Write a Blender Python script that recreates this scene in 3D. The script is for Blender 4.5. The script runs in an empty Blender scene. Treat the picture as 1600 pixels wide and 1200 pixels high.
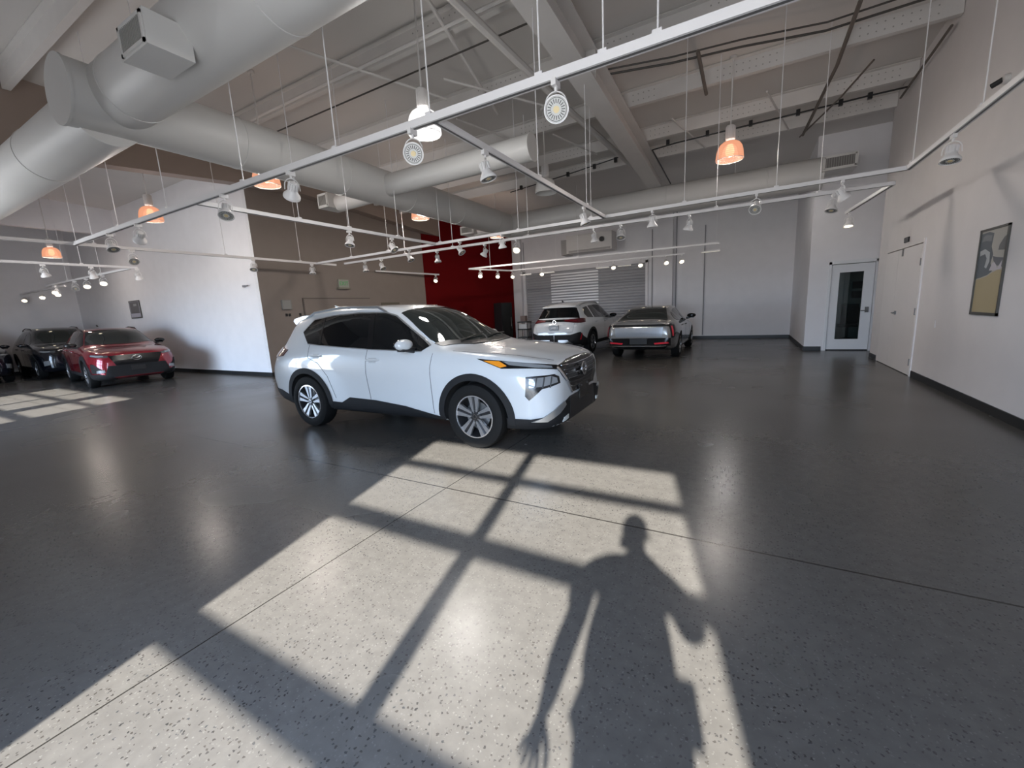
import bpy, bmesh, math, random
from mathutils import Vector, Matrix
from mathutils.bvhtree import BVHTree
random.seed(7)
PI = math.pi
sc = bpy.context.scene
COL = sc.collection

# ------------------------------------------------------------------ camera
cam_d = bpy.data.cameras.new('camera'); cam = bpy.data.objects.new('camera', cam_d); COL.objects.link(cam)
FOC, PIT, ROL, YAW = 642.5, .177245, -.05231, .516457
fw = Vector((-math.sin(YAW)*math.cos(PIT), math.cos(YAW)*math.cos(PIT), -math.sin(PIT)))
rt = fw.cross(Vector((0, 0, 1))).normalized(); up = rt.cross(fw)
rt2 = rt*math.cos(ROL)+up*math.sin(ROL); up2 = up*math.cos(ROL)-rt*math.sin(ROL)
M = Matrix((rt2, up2, -fw)).transposed().to_4x4(); M.translation = (0, 0, 1.5)
cam.matrix_world = M
cam_d.sensor_fit = 'HORIZONTAL'; cam_d.sensor_width = 36; cam_d.lens = FOC/1600*36
cam_d.clip_start = .03; cam_d.clip_end = 200
sc.camera = cam

# ------------------------------------------------------------------ sky, sun, exposure
w = bpy.data.worlds.new('sky'); sc.world = w; w.use_nodes = True
wn = w.node_tree; bg = wn.nodes['Background']; bg.inputs[1].default_value = 46
# blue sky above the horizon, sunlit pale pavement and buildings below it
wt = wn.nodes.new('ShaderNodeTexCoord'); ws_ = wn.nodes.new('ShaderNodeSeparateXYZ'); wr = wn.nodes.new('ShaderNodeValToRGB')
wn.links.new(wt.outputs['Generated'], ws_.inputs[0]); wm_ = wn.nodes.new('ShaderNodeMath'); wm_.operation = 'MULTIPLY_ADD'; wm_.inputs[1].default_value = .5; wm_.inputs[2].default_value = .5
wn.links.new(ws_.outputs['Z'], wm_.inputs[0]); wn.links.new(wm_.outputs[0], wr.inputs[0]); wn.links.new(wr.outputs[0], bg.inputs[0])
e = wr.color_ramp.elements; e[0].position = .49; e[0].color = (.42, .43, .44, 1); e[1].position = .52; e[1].color = (.60, .78, 1, 1)
x = e.new(.8); x.color = (.46, .62, .95, 1)
sun_d = bpy.data.lights.new('sun', 'SUN'); sun_d.energy = 76; sun_d.angle = math.radians(.9); sun_d.color = (1, .965, .90)
sun = bpy.data.objects.new('sun', sun_d); COL.objects.link(sun)
SD = Vector((-.24, 1, -.6)).normalized()
sun.rotation_euler = (-SD).to_track_quat('Z', 'Y').to_euler(); sun.location = (3, -12, 8)
def portal(x0, x1, z0, z1, y):
    d = bpy.data.lights.new('window_daylight', 'AREA'); d.shape = 'RECTANGLE'; d.size = x1-x0; d.size_y = z1-z0
    d.cycles.is_portal = True
    o = bpy.data.objects.new('window_daylight', d); COL.objects.link(o)
    o.location = ((x0+x1)/2, y, (z0+z1)/2); o.rotation_euler = (PI/2, 0, 0)
portal(-2.0, .70, .08, 2.98, -1.3); portal(-15.5, -10.6, .08, 2.98, -1.3)
vs = sc.view_settings; vs.view_transform = 'Standard'; vs.look = 'None'; vs.exposure = -1.02; vs.gamma = 1; vs.use_curve_mapping = False
sc.cycles.max_bounces = 10; sc.cycles.diffuse_bounces = 7; sc.cycles.glossy_bounces = 5
sc.cycles.sample_clamp_indirect = 4; sc.cycles.caustics_reflective = False; sc.cycles.caustics_refractive = False
sc.cycles.use_denoising = True

# ------------------------------------------------------------------ materials
MATS = {}
def mat(name, col=(.5, .5, .5), rough=.5, metal=0, coat=0, emit=None, es=0, spec=.5, bump=0, bscale=60, var=0, vscale=3, alpha=None):
    if name in MATS: return MATS[name]
    m = bpy.data.materials.new(name); m.use_nodes = True; nt = m.node_tree
    b = nt.nodes['Principled BSDF']
    b.inputs['Base Color'].default_value = (*col, 1); b.inputs['Roughness'].default_value = rough
    b.inputs['Metallic'].default_value = metal; b.inputs['Coat Weight'].default_value = coat
    b.inputs['Coat Roughness'].default_value = .03; b.inputs['Specular IOR Level'].default_value = spec
    if emit: b.inputs['Emission Color'].default_value = (*emit, 1); b.inputs['Emission Strength'].default_value = es
    if alpha is not None: b.inputs['Alpha'].default_value = alpha
    tc = nt.nodes.new('ShaderNodeTexCoord')
    n = nt.nodes.new('ShaderNodeTexNoise'); n.inputs['Scale'].default_value = vscale; n.inputs['Detail'].default_value = 4
    nt.links.new(tc.outputs['Object'], n.inputs['Vector'])
    r = nt.nodes.new('ShaderNodeValToRGB')
    k = max(var, .015)
    r.color_ramp.elements[0].position = .3; r.color_ramp.elements[1].position = .7
    r.color_ramp.elements[0].color = (*[c*(1-k) for c in col], 1); r.color_ramp.elements[1].color = (*[min(1, c*(1+k)) for c in col], 1)
    nt.links.new(n.outputs['Fac'], r.inputs['Fac']); nt.links.new(r.outputs['Color'], b.inputs['Base Color'])
    if bump:
        n2 = nt.nodes.new('ShaderNodeTexNoise'); n2.inputs['Scale'].default_value = bscale; n2.inputs['Detail'].default_value = 3
        nt.links.new(tc.outputs['Object'], n2.inputs['Vector'])
        bp = nt.nodes.new('ShaderNodeBump'); bp.inputs['Strength'].default_value = bump; bp.inputs['Distance'].default_value = .002
        nt.links.new(n2.outputs['Fac'], bp.inputs['Height']); nt.links.new(bp.outputs['Normal'], b.inputs['Normal'])
    MATS[name] = m; return m

def floor_material():
    m = bpy.data.materials.new('polished_concrete'); m.use_nodes = True; nt = m.node_tree; L = nt.links.new
    b = nt.nodes['Principled BSDF']; N = nt.nodes.new
    tc = N('ShaderNodeTexCoord')
    def noise(s, d=5, r=.55):
        n = N('ShaderNodeTexNoise'); n.inputs['Scale'].default_value = s; n.inputs['Detail'].default_value = d; n.inputs['Roughness'].default_value = r
        L(tc.outputs['Object'], n.inputs['Vector']); return n.outputs['Fac']
    def ramp(f, stops):
        r = N('ShaderNodeValToRGB'); e = r.color_ramp.elements
        e[0].position, e[1].position = stops[0][0], stops[-1][0]
        e[0].color, e[1].color = (*stops[0][1], 1), (*stops[-1][1], 1)
        for p, c in stops[1:-1]: x = e.new(p); x.color = (*c, 1)
        L(f, r.inputs['Fac']); return r.outputs['Color']
    def mix(a, c, f, mode='MIX'):
        x = N('ShaderNodeMix'); x.data_type = 'RGBA'; x.blend_type = mode
        for s, v in ((x.inputs[6], a), (x.inputs[7], c), (x.inputs[0], f)):
            if hasattr(v, 'links') or hasattr(v, 'is_linked'): L(v, s)
            elif isinstance(v, tuple): s.default_value = (*v, 1)
            else: s.default_value = v
        return x.outputs[2]
    def math_(op, a, c=None):
        x = N('ShaderNodeMath'); x.operation = op
        for i, v in enumerate((a, c)):
            if v is None: continue
            if isinstance(v, (int, float)): x.inputs[i].default_value = v
            else: L(v, x.inputs[i])
        return x.outputs[0]
    base = ramp(noise(.7, 6, .6), [(.18, (0.0578, 0.0539, 0.0484)), (.82, (0.0908, 0.0858, 0.0786))])
    base = mix(base, ramp(noise(14, 4), [(.2, (0.0523, 0.0495, 0.0457)), (.8, (0.0990, 0.0935, 0.0853))]), .45)
    area = ramp(noise(.9, 3), [(.35, (.25, .25, .25)), (.6, (1, 1, 1))])
    def chips(scale, thr, seed_off):
        v = N('ShaderNodeTexVoronoi'); v.inputs['Scale'].default_value = scale; v.inputs['Randomness'].default_value = 1
        mp = N('ShaderNodeMapping'); mp.inputs['Location'].default_value = (seed_off, seed_off*.7, 0)
        dn = N('ShaderNodeTexNoise'); dn.inputs['Scale'].default_value = 110; dn.inputs['Detail'].default_value = 2; L(tc.outputs['Object'], dn.inputs['Vector'])
        sc_ = N('ShaderNodeVectorMath'); sc_.operation = 'SCALE'; sc_.inputs['Scale'].default_value = .016; L(dn.outputs['Color'], sc_.inputs[0])
        ad_ = N('ShaderNodeVectorMath'); ad_.operation = 'ADD'; L(tc.outputs['Object'], ad_.inputs[0]); L(sc_.outputs[0], ad_.inputs[1])
        L(ad_.outputs[0], mp.inputs['Vector']); L(mp.outputs['Vector'], v.inputs['Vector'])
        sep = N('ShaderNodeSeparateColor'); L(v.outputs['Color'], sep.inputs[0])
        near = math_('LESS_THAN', v.outputs['Distance'], thr)
        pick = math_('GREATER_THAN', sep.outputs[0], .62)
        return math_('MULTIPLY', near, pick), sep.outputs[1]
    f1, c1 = chips(60, .31, 0)
    f1 = math_('MULTIPLY', f1, area)
    dark = ramp(c1, [(0, (0.0099, 0.0099, 0.0110)), (.5, (0.0275, 0.0231, 0.0193)), (1, (0.0220, 0.0248, 0.0275))])
    col = mix(base, dark, math_('MULTIPLY', f1, .85))
    f2, c2 = chips(72, .27, 3.7)
    light = ramp(c2, [(0, (0.1100, 0.1034, 0.0935)), (1, (0.1485, 0.1430, 0.1348))])
    col = mix(col, light, math_('MULTIPLY', f2, .38))
    # saw cut joints
    sp = N('ShaderNodeSeparateXYZ'); L(tc.outputs['Object'], sp.inputs[0])
    wob = math_('MULTIPLY', math_('SUBTRACT', noise(6, 3), .5), .004)
    def joint(axis, pos, wd):
        d = math_('ABSOLUTE', math_('SUBTRACT', math_('ADD', sp.outputs[axis], wob), pos))
        return math_('LESS_THAN', d, wd)
    j = joint(1, 2.64, .007)
    for ax, p in ((0, -2.215), (0, -7.6), (0, -13.0), (1, 8.0), (1, 13.3)): j = math_('MAXIMUM', j, joint(ax, p, .0045))
    col = mix(col, (0.0110, 0.0099, 0.0088), math_('MULTIPLY', j, .9))
    L(col, b.inputs['Base Color'])
    rr = math_('ADD', math_('MULTIPLY', noise(.8, 2, .4), .12), .20)
    L(rr, b.inputs['Roughness']); b.inputs['Specular IOR Level'].default_value = .32
    bp = N('ShaderNodeBump'); bp.inputs['Strength'].default_value = .03; bp.inputs['Distance'].default_value = .002
    L(noise(9, 3), bp.inputs['Height']); L(bp.outputs['Normal'], b.inputs['Normal'])
    return m

WALLW = mat('white_wall_paint', (.80, .79, .81), .6, bump=.15, bscale=180, var=.02)
WALLR = mat('warm_white_wall_paint', (.72, .69, .685), .55, bump=.15, bscale=180, var=.02)
WALLB = mat('taupe_wall_paint', (.26, .222, .20), .65, bump=.15, bscale=180, var=.03)
RED = mat('red_wall_paint', (.115, .0006, .0015), .85, spec=.15, bump=.1, bscale=180, var=.03)
DECK = mat('painted_roof_deck', (.66, .635, .61), .6, var=.04, vscale=.5)
STEEL = mat('white_painted_steel', (.68, .66, .64), .5, var=.03)
DUCT = mat('white_painted_duct', (.64, .635, .62), .45, var=.03, vscale=1)
TRACK = mat('white_track_enamel', (.80, .79, .80), .35)
BLACKP = mat('black_baseboard_vinyl', (.012, .013, .014), .45)
DOORM = mat('white_door_paint', (.76, .77, .79), .35)
CHROME = mat('chrome', (.75, .75, .76), .12, metal=1)
BRUSH = mat('brushed_metal', (.20, .195, .19), .4, metal=.8)
DARKPIPE = mat('dark_pipe', (.05, .045, .04), .5)
BLKPL = mat('black_plastic', (.015, .015, .016), .4)

# ------------------------------------------------------------------ mesh helpers
class MB:
    def __init__(s): s.v = []; s.f = []; s.mi = []
    def add(s, vs, fs, mi=0):
        o = len(s.v); s.v += [tuple(v) for v in vs]
        for f in fs: s.f.append([i+o for i in f]); s.mi.append(mi)
        return s
    def box(s, c, d, rot=None, mi=0):
        x, y, z = [k/2 for k in d]
        vs = [Vector(p) for p in ((-x,-y,-z),(x,-y,-z),(x,y,-z),(-x,y,-z),(-x,-y,z),(x,-y,z),(x,y,z),(-x,y,z))]
        if rot is not None: vs = [rot @ p for p in vs]
        c = Vector(c)
        return s.add([p+c for p in vs], [(0,3,2,1),(4,5,6,7),(0,1,5,4),(1,2,6,5),(2,3,7,6),(3,0,4,7)], mi)
    def span(s, a, b, mi=0):
        a = Vector(a); b = Vector(b); return s.box((a+b)/2, [abs(k) for k in (b-a)], None, mi)
    def tube(s, pts, r, n=10, closed=False, cap=True, mi=0):
        pts = [Vector(p) for p in pts]; N = len(pts); rings = []
        prev = None
        for i, p in enumerate(pts):
            if closed: t = (pts[(i+1) % N]-pts[i-1]).normalized()
            else: t = (pts[min(i+1, N-1)]-pts[max(i-1, 0)]).normalized()
            if prev is None: a = t.orthogonal().normalized()
            else:
                a = prev-t*prev.dot(t); a = a.normalized() if a.length > 1e-6 else t.orthogonal().normalized()
            prev = a; b = t.cross(a)
            rr = r[i] if isinstance(r, (list, tuple)) else r
            rings.append([p+(a*math.cos(2*PI*k/n)+b*math.sin(2*PI*k/n))*rr for k in range(n)])
        vs = [q for g in rings for q in g]; fs = []
        for i in range(N if closed else N-1):
            j = (i+1) % N
            for k in range(n): fs.append((i*n+k, i*n+(k+1) % n, j*n+(k+1) % n, j*n+k))
        if cap and not closed:
            fs.append(tuple(range(n))[::-1]); fs.append(tuple((N-1)*n+k for k in range(n)))
        return s.add(vs, fs, mi)
    def lathe(s, prof, n=24, mat4=None, mi=0, cap=True):
        vs = []; fs = []
        for r, z in prof:
            for k in range(n):
                a = 2*PI*k/n; p = Vector((r*math.cos(a), r*math.sin(a), z)); vs.append(mat4 @ p if mat4 else p)
        for i in range(len(prof)-1):
            for k in range(n): fs.append((i*n+k, i*n+(k+1) % n, (i+1)*n+(k+1) % n, (i+1)*n+k))
        if cap:
            if prof[0][0] > 1e-5: fs.append(tuple(range(n))[::-1])
            if prof[-1][0] > 1e-5: fs.append(tuple((len(prof)-1)*n+k for k in range(n)))
        return s.add(vs, fs, mi)
    def prism(s, poly, fn, d0, d1, mi=0):
        """poly 2D points; fn(a,b,d) -> 3D"""
        n = len(poly)
        vs = [fn(a, b, d0) for a, b in poly]+[fn(a, b, d1) for a, b in poly]
        fs = [tuple(range(n))[::-1], tuple(range(n, 2*n))]+[(i, (i+1) % n, n+(i+1) % n, n+i) for i in range(n)]
        return s.add(vs, fs, mi)
    def build(s, name, m, parent=None, smooth=True, angle=35, loc=None):
        me = bpy.data.meshes.new(name); me.from_pydata(s.v, [], s.f)
        for k in (m if isinstance(m, (list, tuple)) else [m]): me.materials.append(k)
        if any(s.mi): me.polygons.foreach_set('material_index', s.mi)
        bm = bmesh.new(); bm.from_mesh(me); bmesh.ops.remove_doubles(bm, verts=bm.verts, dist=1e-6)
        bmesh.ops.recalc_face_normals(bm, faces=bm.faces); bm.to_mesh(me); bm.free()
        if smooth:
            me.polygons.foreach_set('use_smooth', [True]*len(me.polygons)); me.set_sharp_from_angle(angle=math.radians(angle))
        o = bpy.data.objects.new(name, me); COL.objects.link(o)
        if parent: o.parent = parent
        if loc: o.location = loc
        return o
def tag(o, label, cat, group=None, kind=None):
    o['label'] = label; o['category'] = cat
    if group: o['group'] = group
    if kind: o['kind'] = kind
    return o
def thing(name, label, cat, loc=(0, 0, 0), rz=0, group=None):
    o = bpy.data.objects.new(name, None); o.empty_display_size = .1; COL.objects.link(o)
    o.location = loc; o.rotation_euler = (0, 0, rz); return tag(o, label, cat, group)
def struct(name, mb, m, smooth=False, parent=None):
    o = mb.build(name, m, parent, smooth)
    if not parent: o['kind'] = 'structure'
    return o
def dup(root, loc=None, rz=None):
    def rec(o, par):
        c = o.copy(); COL.objects.link(c); c.parent = par
        for ch in list(o.children): rec(ch, c)
        return c
    c = rec(root, None)
    if loc is not None: c.location = loc
    if rz is not None: c.rotation_euler = (0, 0, rz)
    return c

def text_mesh(body, size, name, m, parent, loc, rot, extr=.0015):
    cu = bpy.data.curves.new('t', 'FONT'); cu.body = body; cu.size = size; cu.extrude = extr; cu.align_x = 'CENTER'; cu.align_y = 'CENTER'
    ob = bpy.data.objects.new('t', cu); COL.objects.link(ob); bpy.context.view_layer.update()
    me = bpy.data.meshes.new_from_object(ob.evaluated_get(bpy.context.evaluated_depsgraph_get())); bpy.data.objects.remove(ob)
    me.materials.clear(); me.materials.append(m); o = bpy.data.objects.new(name, me); COL.objects.link(o); o.parent = parent; o.location = loc; o.rotation_euler = rot; return o

# ------------------------------------------------------------------ the room
XL, XR, YW, YB = -11.63, 2.58, -1.2, 18.0
def roof(y): return 6.1-.05*y
fl = MB().box((-10.6, 9, -.1), (31, 22, .2)).build('floor', floor_material(), None, False); fl['kind'] = 'structure'
m = MB(); m.add([(-26, -1.6, roof(-1.6)), (4.6, -1.6, roof(-1.6)), (4.6, 18.6, roof(18.6)), (-26, 18.6, roof(18.6)),
                 (-26, -1.6, roof(-1.6)+.2), (4.6, -1.6, roof(-1.6)+.2), (4.6, 18.6, roof(18.6)+.2), (-26, 18.6, roof(18.6)+.2)],
                [(0,3,2,1),(4,5,6,7),(0,1,5,4),(1,2,6,5),(2,3,7,6),(3,0,4,7)])
struct('ceiling', m, DECK)
# deck seams: shallow ribs of the roof panels (parallel to the rafters)
TOP = 6.3
# window wall (behind the camera)
m = MB()
y0, y1 = YW-.12, YW
for a, b in ((-26, -24), (-16, -15.5), (-10.6, -2.0), (.70, 3.2)): m.span((a, y0, 0), (b, y1, TOP))
m = MB()
m.span((-26, y0, 0), (-15.5, y1, TOP))
for a, b in ((-15.5, -10.6),): m.span((a, y0, 0), (b, y1, .08)); m.span((a, y0, 2.98), (b, y1, TOP))
m.span((-10.6, y0, 0), (-2.0, y1, TOP)); m.span((.70, y0, 0), (3.2, y1, TOP)); m.span((-2.0, y0, 0), (.70, y1, .08)); m.span((-2.0, y0, 2.98), (.70, y1, TOP))
struct('wall_front', m, WALLW)
FRM = mat('aluminium_frame', (.30, .30, .31), .4, metal=.6)
def window(n, x0, x1, muls, bars=((2.55, .06), (1.94, .095), (1.2, .10))):
    m = MB()
    for z, t in bars: m.span((x0, YW-.09, z-t/2), (x1, YW-.01, z+t/2))
    for x, t in muls: m.span((x-t/2, YW-.10, .08), (x+t/2, YW, 2.98))
    struct('window_%d' % n, m, FRM)
window(1, -2.0, .70, ((-.71, .09),)); window(2, -15.5, -10.6, ((-12.1, .5), (-13.55, .1)))
# right wall with the double door opening
DY0, DY1, DZ = 9.62, 11.72, 2.27
m = MB(); m.span((XR, YW-.1, 0), (XR+.15, DY0, TOP)); m.span((XR, DY0, DZ), (XR+.15, DY1, TOP)); m.span((XR, DY1, 0), (XR+.15, 12.35, TOP))
m.span((XR+.1, DY0, 0), (XR+.15, DY1, DZ)); struct('wall_right', m, WALLR)  # unseen backing added behind the door leaves to block light leaking in
m = MB(); m.span((XR+.15, 12.2, 0), (4.2, 12.35, TOP)); m.span((4.2, 12.2, 0), (4.35, 13.9, TOP)); struct('trim_alcove_side', m, WALLW).name = 'trim_1'
# wall with the glass door
GX0, GX1, GZ = 1.90, 2.88, 2.30
m = MB(); YG = 13.75
m.span((1.46, YG, 0), (GX0, YG+.12, TOP)); m.span((GX0, YG, GZ), (3.02, YG+.12, TOP)); m.span((GX1, YG, 0), (3.02, YG+.12, GZ)); m.span((3.16, YG, 0), (4.3, YG+.12, TOP)); m.span((3.02, YG, 2.34), (3.16, YG+.12, TOP))
struct('wall_office', m, WALLW)
m = MB(); m.span((1.46, YG+.12, 0), (1.58, YB, TOP)); struct('wall_return', m, WALLW)
# back wall (with roller door opening, electric conduits)
m = MB(); LX0, LX1, LZ = -9.15, -3.62, 3.14
m.span((-12.5, YB, 0), (LX0, YB+.15, TOP)); m.span((LX0, YB, LZ), (LX1, YB+.15, TOP)); m.span((LX1, YB, 0), (1.5, YB+.15, TOP))
struct('wall_back', m, WALLW)
# taupe wall on the left, and its fascia over the opening to the side showroom
m = MB(); m.span((XL-.15, 6.75, 0), (XL, 13.7, TOP)); struct('wall_taupe', m, WALLB)
m = MB()
poly = [(-1.2, 4.55), (3.52, 4.76), (6.63, 5.04), (8.22, 5.12), (9.84, 5.04), (12.29, 4.86), (15.0, 4.65), (15.0, 6.2), (-1.2, 6.2)]
m.prism(poly, lambda a, b, d: (d, a, b), -11.62, -11.3); struct('trim_2', m, mat('brown_fascia_paint', (.33, .27, .235), .6, var=.02))
# red wall, slightly angled
m = MB(); ang = [(-11.63, 13.6), (-9.85, 18.0)]
d = (Vector(ang[1])-Vector(ang[0])).normalized(); nrm = Vector((-d.y, d.x))*.15
m.add([(*ang[0], 0), (*ang[1], 0), (ang[1][0]+nrm.x, ang[1][1]+nrm.y, 0), (ang[0][0]+nrm.x, ang[0][1]+nrm.y, 0),
       (*ang[0], TOP), (*ang[1], TOP), (ang[1][0]+nrm.x, ang[1][1]+nrm.y, TOP), (ang[0][0]+nrm.x, ang[0][1]+nrm.y, TOP)],
      [(0,3,2,1),(4,5,6,7),(0,1,5,4),(1,2,6,5),(2,3,7,6),(3,0,4,7)])
struct('wall_red', m, RED)
# white wall of the side showroom
m = MB(); m.span((-25.3, 6.75, 0), (XL-.001, 6.9, TOP)); struct('wall_left', m, WALLW)
m = MB(); m.span((-25.35, YW, 0), (-25.2, 6.9, TOP)); struct('wall_far_left', m, WALLW)
m = MB(); m.span((-20.2, YW, 4.9), (-20.0, 6.75, 6.0)); struct('trim_3', m, WALLW)
# baseboards
def bb(name, a, b): struct(name, MB().span(a, b), BLACKP)
bb('baseboard_right', (XR-.015, -1.2, 0), (XR, 9.53, .11)); bb('baseboard_right_far', (XR-.015, 11.80, 0), (XR, 12.34, .11))
bb('baseboard_back', (LX1+.2, YB-.015, 0), (1.45, YB, .11)); bb('baseboard_return', (1.445, YG, 0), (1.46, YB, .11)); bb('baseboard_office', (1.445, YG-.015, 0), (1.84, YG, .11))
bb('baseboard_left', (-25.2, 6.735, 0), (XL, 6.75, .11)); bb('baseboard_taupe', (XL, 6.735, 0), (XL+.015, 13.6, .11)); bb('baseboard_far_left', (-25.2, -1.2, 0), (-25.185, 6.7, .11))

# double door in the right wall (closed leaf pair, warm white)
RD = mat('warm_white_door_paint', (.74, .71, .70), .4)
d = MB().span((XR-.012, DY0+.04, .012), (XR+.04, DY0+1.28, DZ-.02)).span((XR-.012, DY0+1.29, .012), (XR+.04, DY1-.04, DZ-.02)).build('door_1', RD, None, False); d['kind'] = 'structure'
MB().span((XR-.02, DY0-.06, 0), (XR+.03, DY0, DZ+.06)).build('door_frame', mat('bright_door_casing', (.86, .83, .82), .35), d, False)
MB().span((XR-.006, DY0, DZ), (XR+.02, DY1, DZ+.012)).span((XR-.006, DY1-.02, 0), (XR+.02, DY1, DZ)).build('door_frame', RD, d, False)
h = MB().box((XR-.02, 10.72, 1.07), (.02, .07, .07)); h.tube([(XR-.02, 10.72, 1.07), (XR-.075, 10.72, 1.07), (XR-.08, 10.60, 1.065)], .011, 8); h.build('door_handle', BRUSH, d)
for z in (.24, 1.12, 1.95): MB().tube([(XR-.018, DY0+.02, z-.06), (XR-.018, DY0+.02, z+.06)], .014, 8).build('hinge', BRUSH, d)
MB().span((XR-.03, 10.62, 2.12), (XR-.012, 10.66, 2.25)).build('flush_bolt', BRUSH, d, False)
s = MB().span((XR-.02, 10.42, 2.36), (XR, 10.66, 2.45)).build('room_sign', BLKPL, None, False); tag(s, 'small dark room sign on the wall above the double door', 'sign')
for k in range(3): MB().span((XR-.023, 10.44, 2.38+.022*k), (XR-.02, 10.64-.03*k, 2.386+.022*k)).build('sign_line', mat('sign_grey', (.3, .3, .3), .5), s, False)
# glass door
d = MB(); t = .045; gy = YG+.02
d.span((GX0+.05, gy, .03), (GX0+.22, gy+t, 2.22)).span((GX1-.27, gy, .03), (GX1-.06, gy+t, 2.22)).span((GX0+.22, gy, .03), (GX1-.27, gy+t, .30)).span((GX0+.22, gy, 2.02), (GX1-.27, gy+t, 2.22))
d = d.build('door_2', DOORM, None, False); d['kind'] = 'structure'
def clear_glass(name, tint=(.55, .62, .62), k=.75):
    m = bpy.data.materials.new(name); m.use_nodes = True; nt = m.node_tree
    for n in list(nt.nodes):
        if n.type != 'OUTPUT_MATERIAL': nt.nodes.remove(n)
    out = [n for n in nt.nodes if n.type == 'OUTPUT_MATERIAL'][0]
    tr = nt.nodes.new('ShaderNodeBsdfTransparent'); tr.inputs[0].default_value = (*tint, 1)
    gl = nt.nodes.new('ShaderNodeBsdfGlossy'); gl.inputs['Roughness'].default_value = .02
    fr = nt.nodes.new('ShaderNodeFresnel'); fr.inputs[0].default_value = 1.5
    mx = nt.nodes.new('ShaderNodeMixShader'); nt.links.new(fr.outputs[0], mx.inputs[0]); nt.links.new(tr.outputs[0], mx.inputs[1]); nt.links.new(gl.outputs[0], mx.inputs[2])
    nt.links.new(mx.outputs[0], out.inputs[0]); return m
GLS = clear_glass('door_glass')
MB().span((GX0+.22, gy+.015, .30), (GX1-.27, gy+.025, 2.02)).build('glass_pane', GLS, d, False)
MB().span((GX0-.02, YG-.02, 0), (GX0+.04, YG+.1, 2.30)).span((GX1-.05, YG-.02, 0), (GX1+.01, YG+.1, 2.30)).span((GX0-.02, YG-.02, 2.235), (GX1+.01, YG+.1, 2.32)).build('door_frame', DOORM, d, False)
h = MB().box((GX1-.15, gy-.012, 1.05), (.075, .02, .14)); h.tube([(GX1-.15, gy-.01, 1.03), (GX1-.15, gy-.07, 1.03), (GX1-.28, gy-.075, 1.03)], .011, 8); h.build('door_handle', BRUSH, d)
MB().span((GX0+.05, gy+.005, .0), (GX1-.06, gy+.04, .028)).build('threshold', BLKPL, d, False)
# office behind the glass door
OF = mat('office_wall_paint', (.42, .47, .46), .6)
m = MB(); m.span((1.6, 17.3, 0), (4.3, 17.4, TOP)).span((4.2, YG+.12, 0), (4.3, 17.3, TOP)); struct('wall_office_back', m, OF)
ch = thing('desk_chair', 'black high backed chair inside the room behind the glass door', 'chair', (2.86, 16.7, 0))
MB().box((0, 0, .48), (.46, .46, .09)).build('seat', BLKPL, ch, False); MB().box((0, -.2, .85), (.44, .07, .6)).build('backrest', BLKPL, ch, False)
MB().tube([(0, 0, .08), (0, 0, .44)], .03, 8).build('post', BRUSH, ch)
b = MB()
for k in range(5): b.tube([(0, 0, .09), (.28*math.cos(k*1.2566), .28*math.sin(k*1.2566), .03)], .025, 6)
b.build('base', BLKPL, ch)
for k, z in enumerate((1.55, 1.85)):
    t = MB().box((0, 0, 0), (.42, .03, .22)).build('wall_picture', BLKPL, None, False); t.location = (3.22, 17.28, z-.12)
    tag(t, ('lower' if k == 0 else 'upper')+' dark picture on the office wall seen through the glass door', 'picture')
# black slab stands in for shade in the open passage beside the double door
m = MB(); m.span((3.02, YG+.10, 0), (3.16, YG+.12, 2.34)); struct('passage_shade', m, BLKPL)

# roller door on the back wall
SH = mat('grey_shutter_paint', (.36, .36, .38), .45, var=.03)
d = MB(); n = 26; hh = LZ/n
for k in range(n):
    z = k*hh
    d.prism([(0, z), (-.022, z+.02), (-.03, z+hh*.5), (-.022, z+hh-.02), (0, z+hh), (.02, z+hh), (.02, z)], lambda a, b, x: (x, YB+.03+a, b), LX0, LX1)
d = d.build('door_4', SH, None, True, 20); d['kind'] = 'structure'
SL = mat('shutter_slat_reflection', (.86, .86, .88), .35)  # white colour stands for light reflecting off part of the grey slats
for k in range(13):
    z = 1.50+k*.122
    MB().span((-7.86, YB-.02, z), (-5.62, YB+.0, z+.065)).build('reflection_slat', SL, d, False)
MB().span((LX0-.12, YB-.06, 0), (LX0+.0, YB+.0, LZ+.1)).span((LX1, YB-.06, 0), (LX1+.1, YB, LZ+.1)).span((LX0-.12, YB-.06, LZ), (LX1+.1, YB, LZ+.12)).build('door_frame', WALLW, d, False)
# wall columns and vertical panel seams at the back wall
m = MB(); m.span((-2.98, YB-.22, 0), (-2.55, YB, 5.2)); struct('trim_4', m, WALLW)
m = MB(); m.span((-9.62, YB-.2, 0), (-9.32, YB, 5.2)); struct('trim_5', m, WALLW)
GREYL = mat('grey_conduit', (.28, .28, .30), .5)
for i, (x, z0, z1, lb) in enumerate(((-3.36, 1.2, 4.4, 'left of the steel column'), (-2.44, .2, 5.1, 'right of the steel column'), (-1.42, .15, 4.3, 'standing alone on the white back wall'), (-9.22, .1, 4.6, 'at the left edge of the roller door'))):
    o = MB().tube([(x, YB-.03, z0), (x, YB-.03, z1)], .018, 8).build('conduit', GREYL); tag(o, 'thin grey vertical conduit on the back wall, '+lb, 'conduit')
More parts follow.
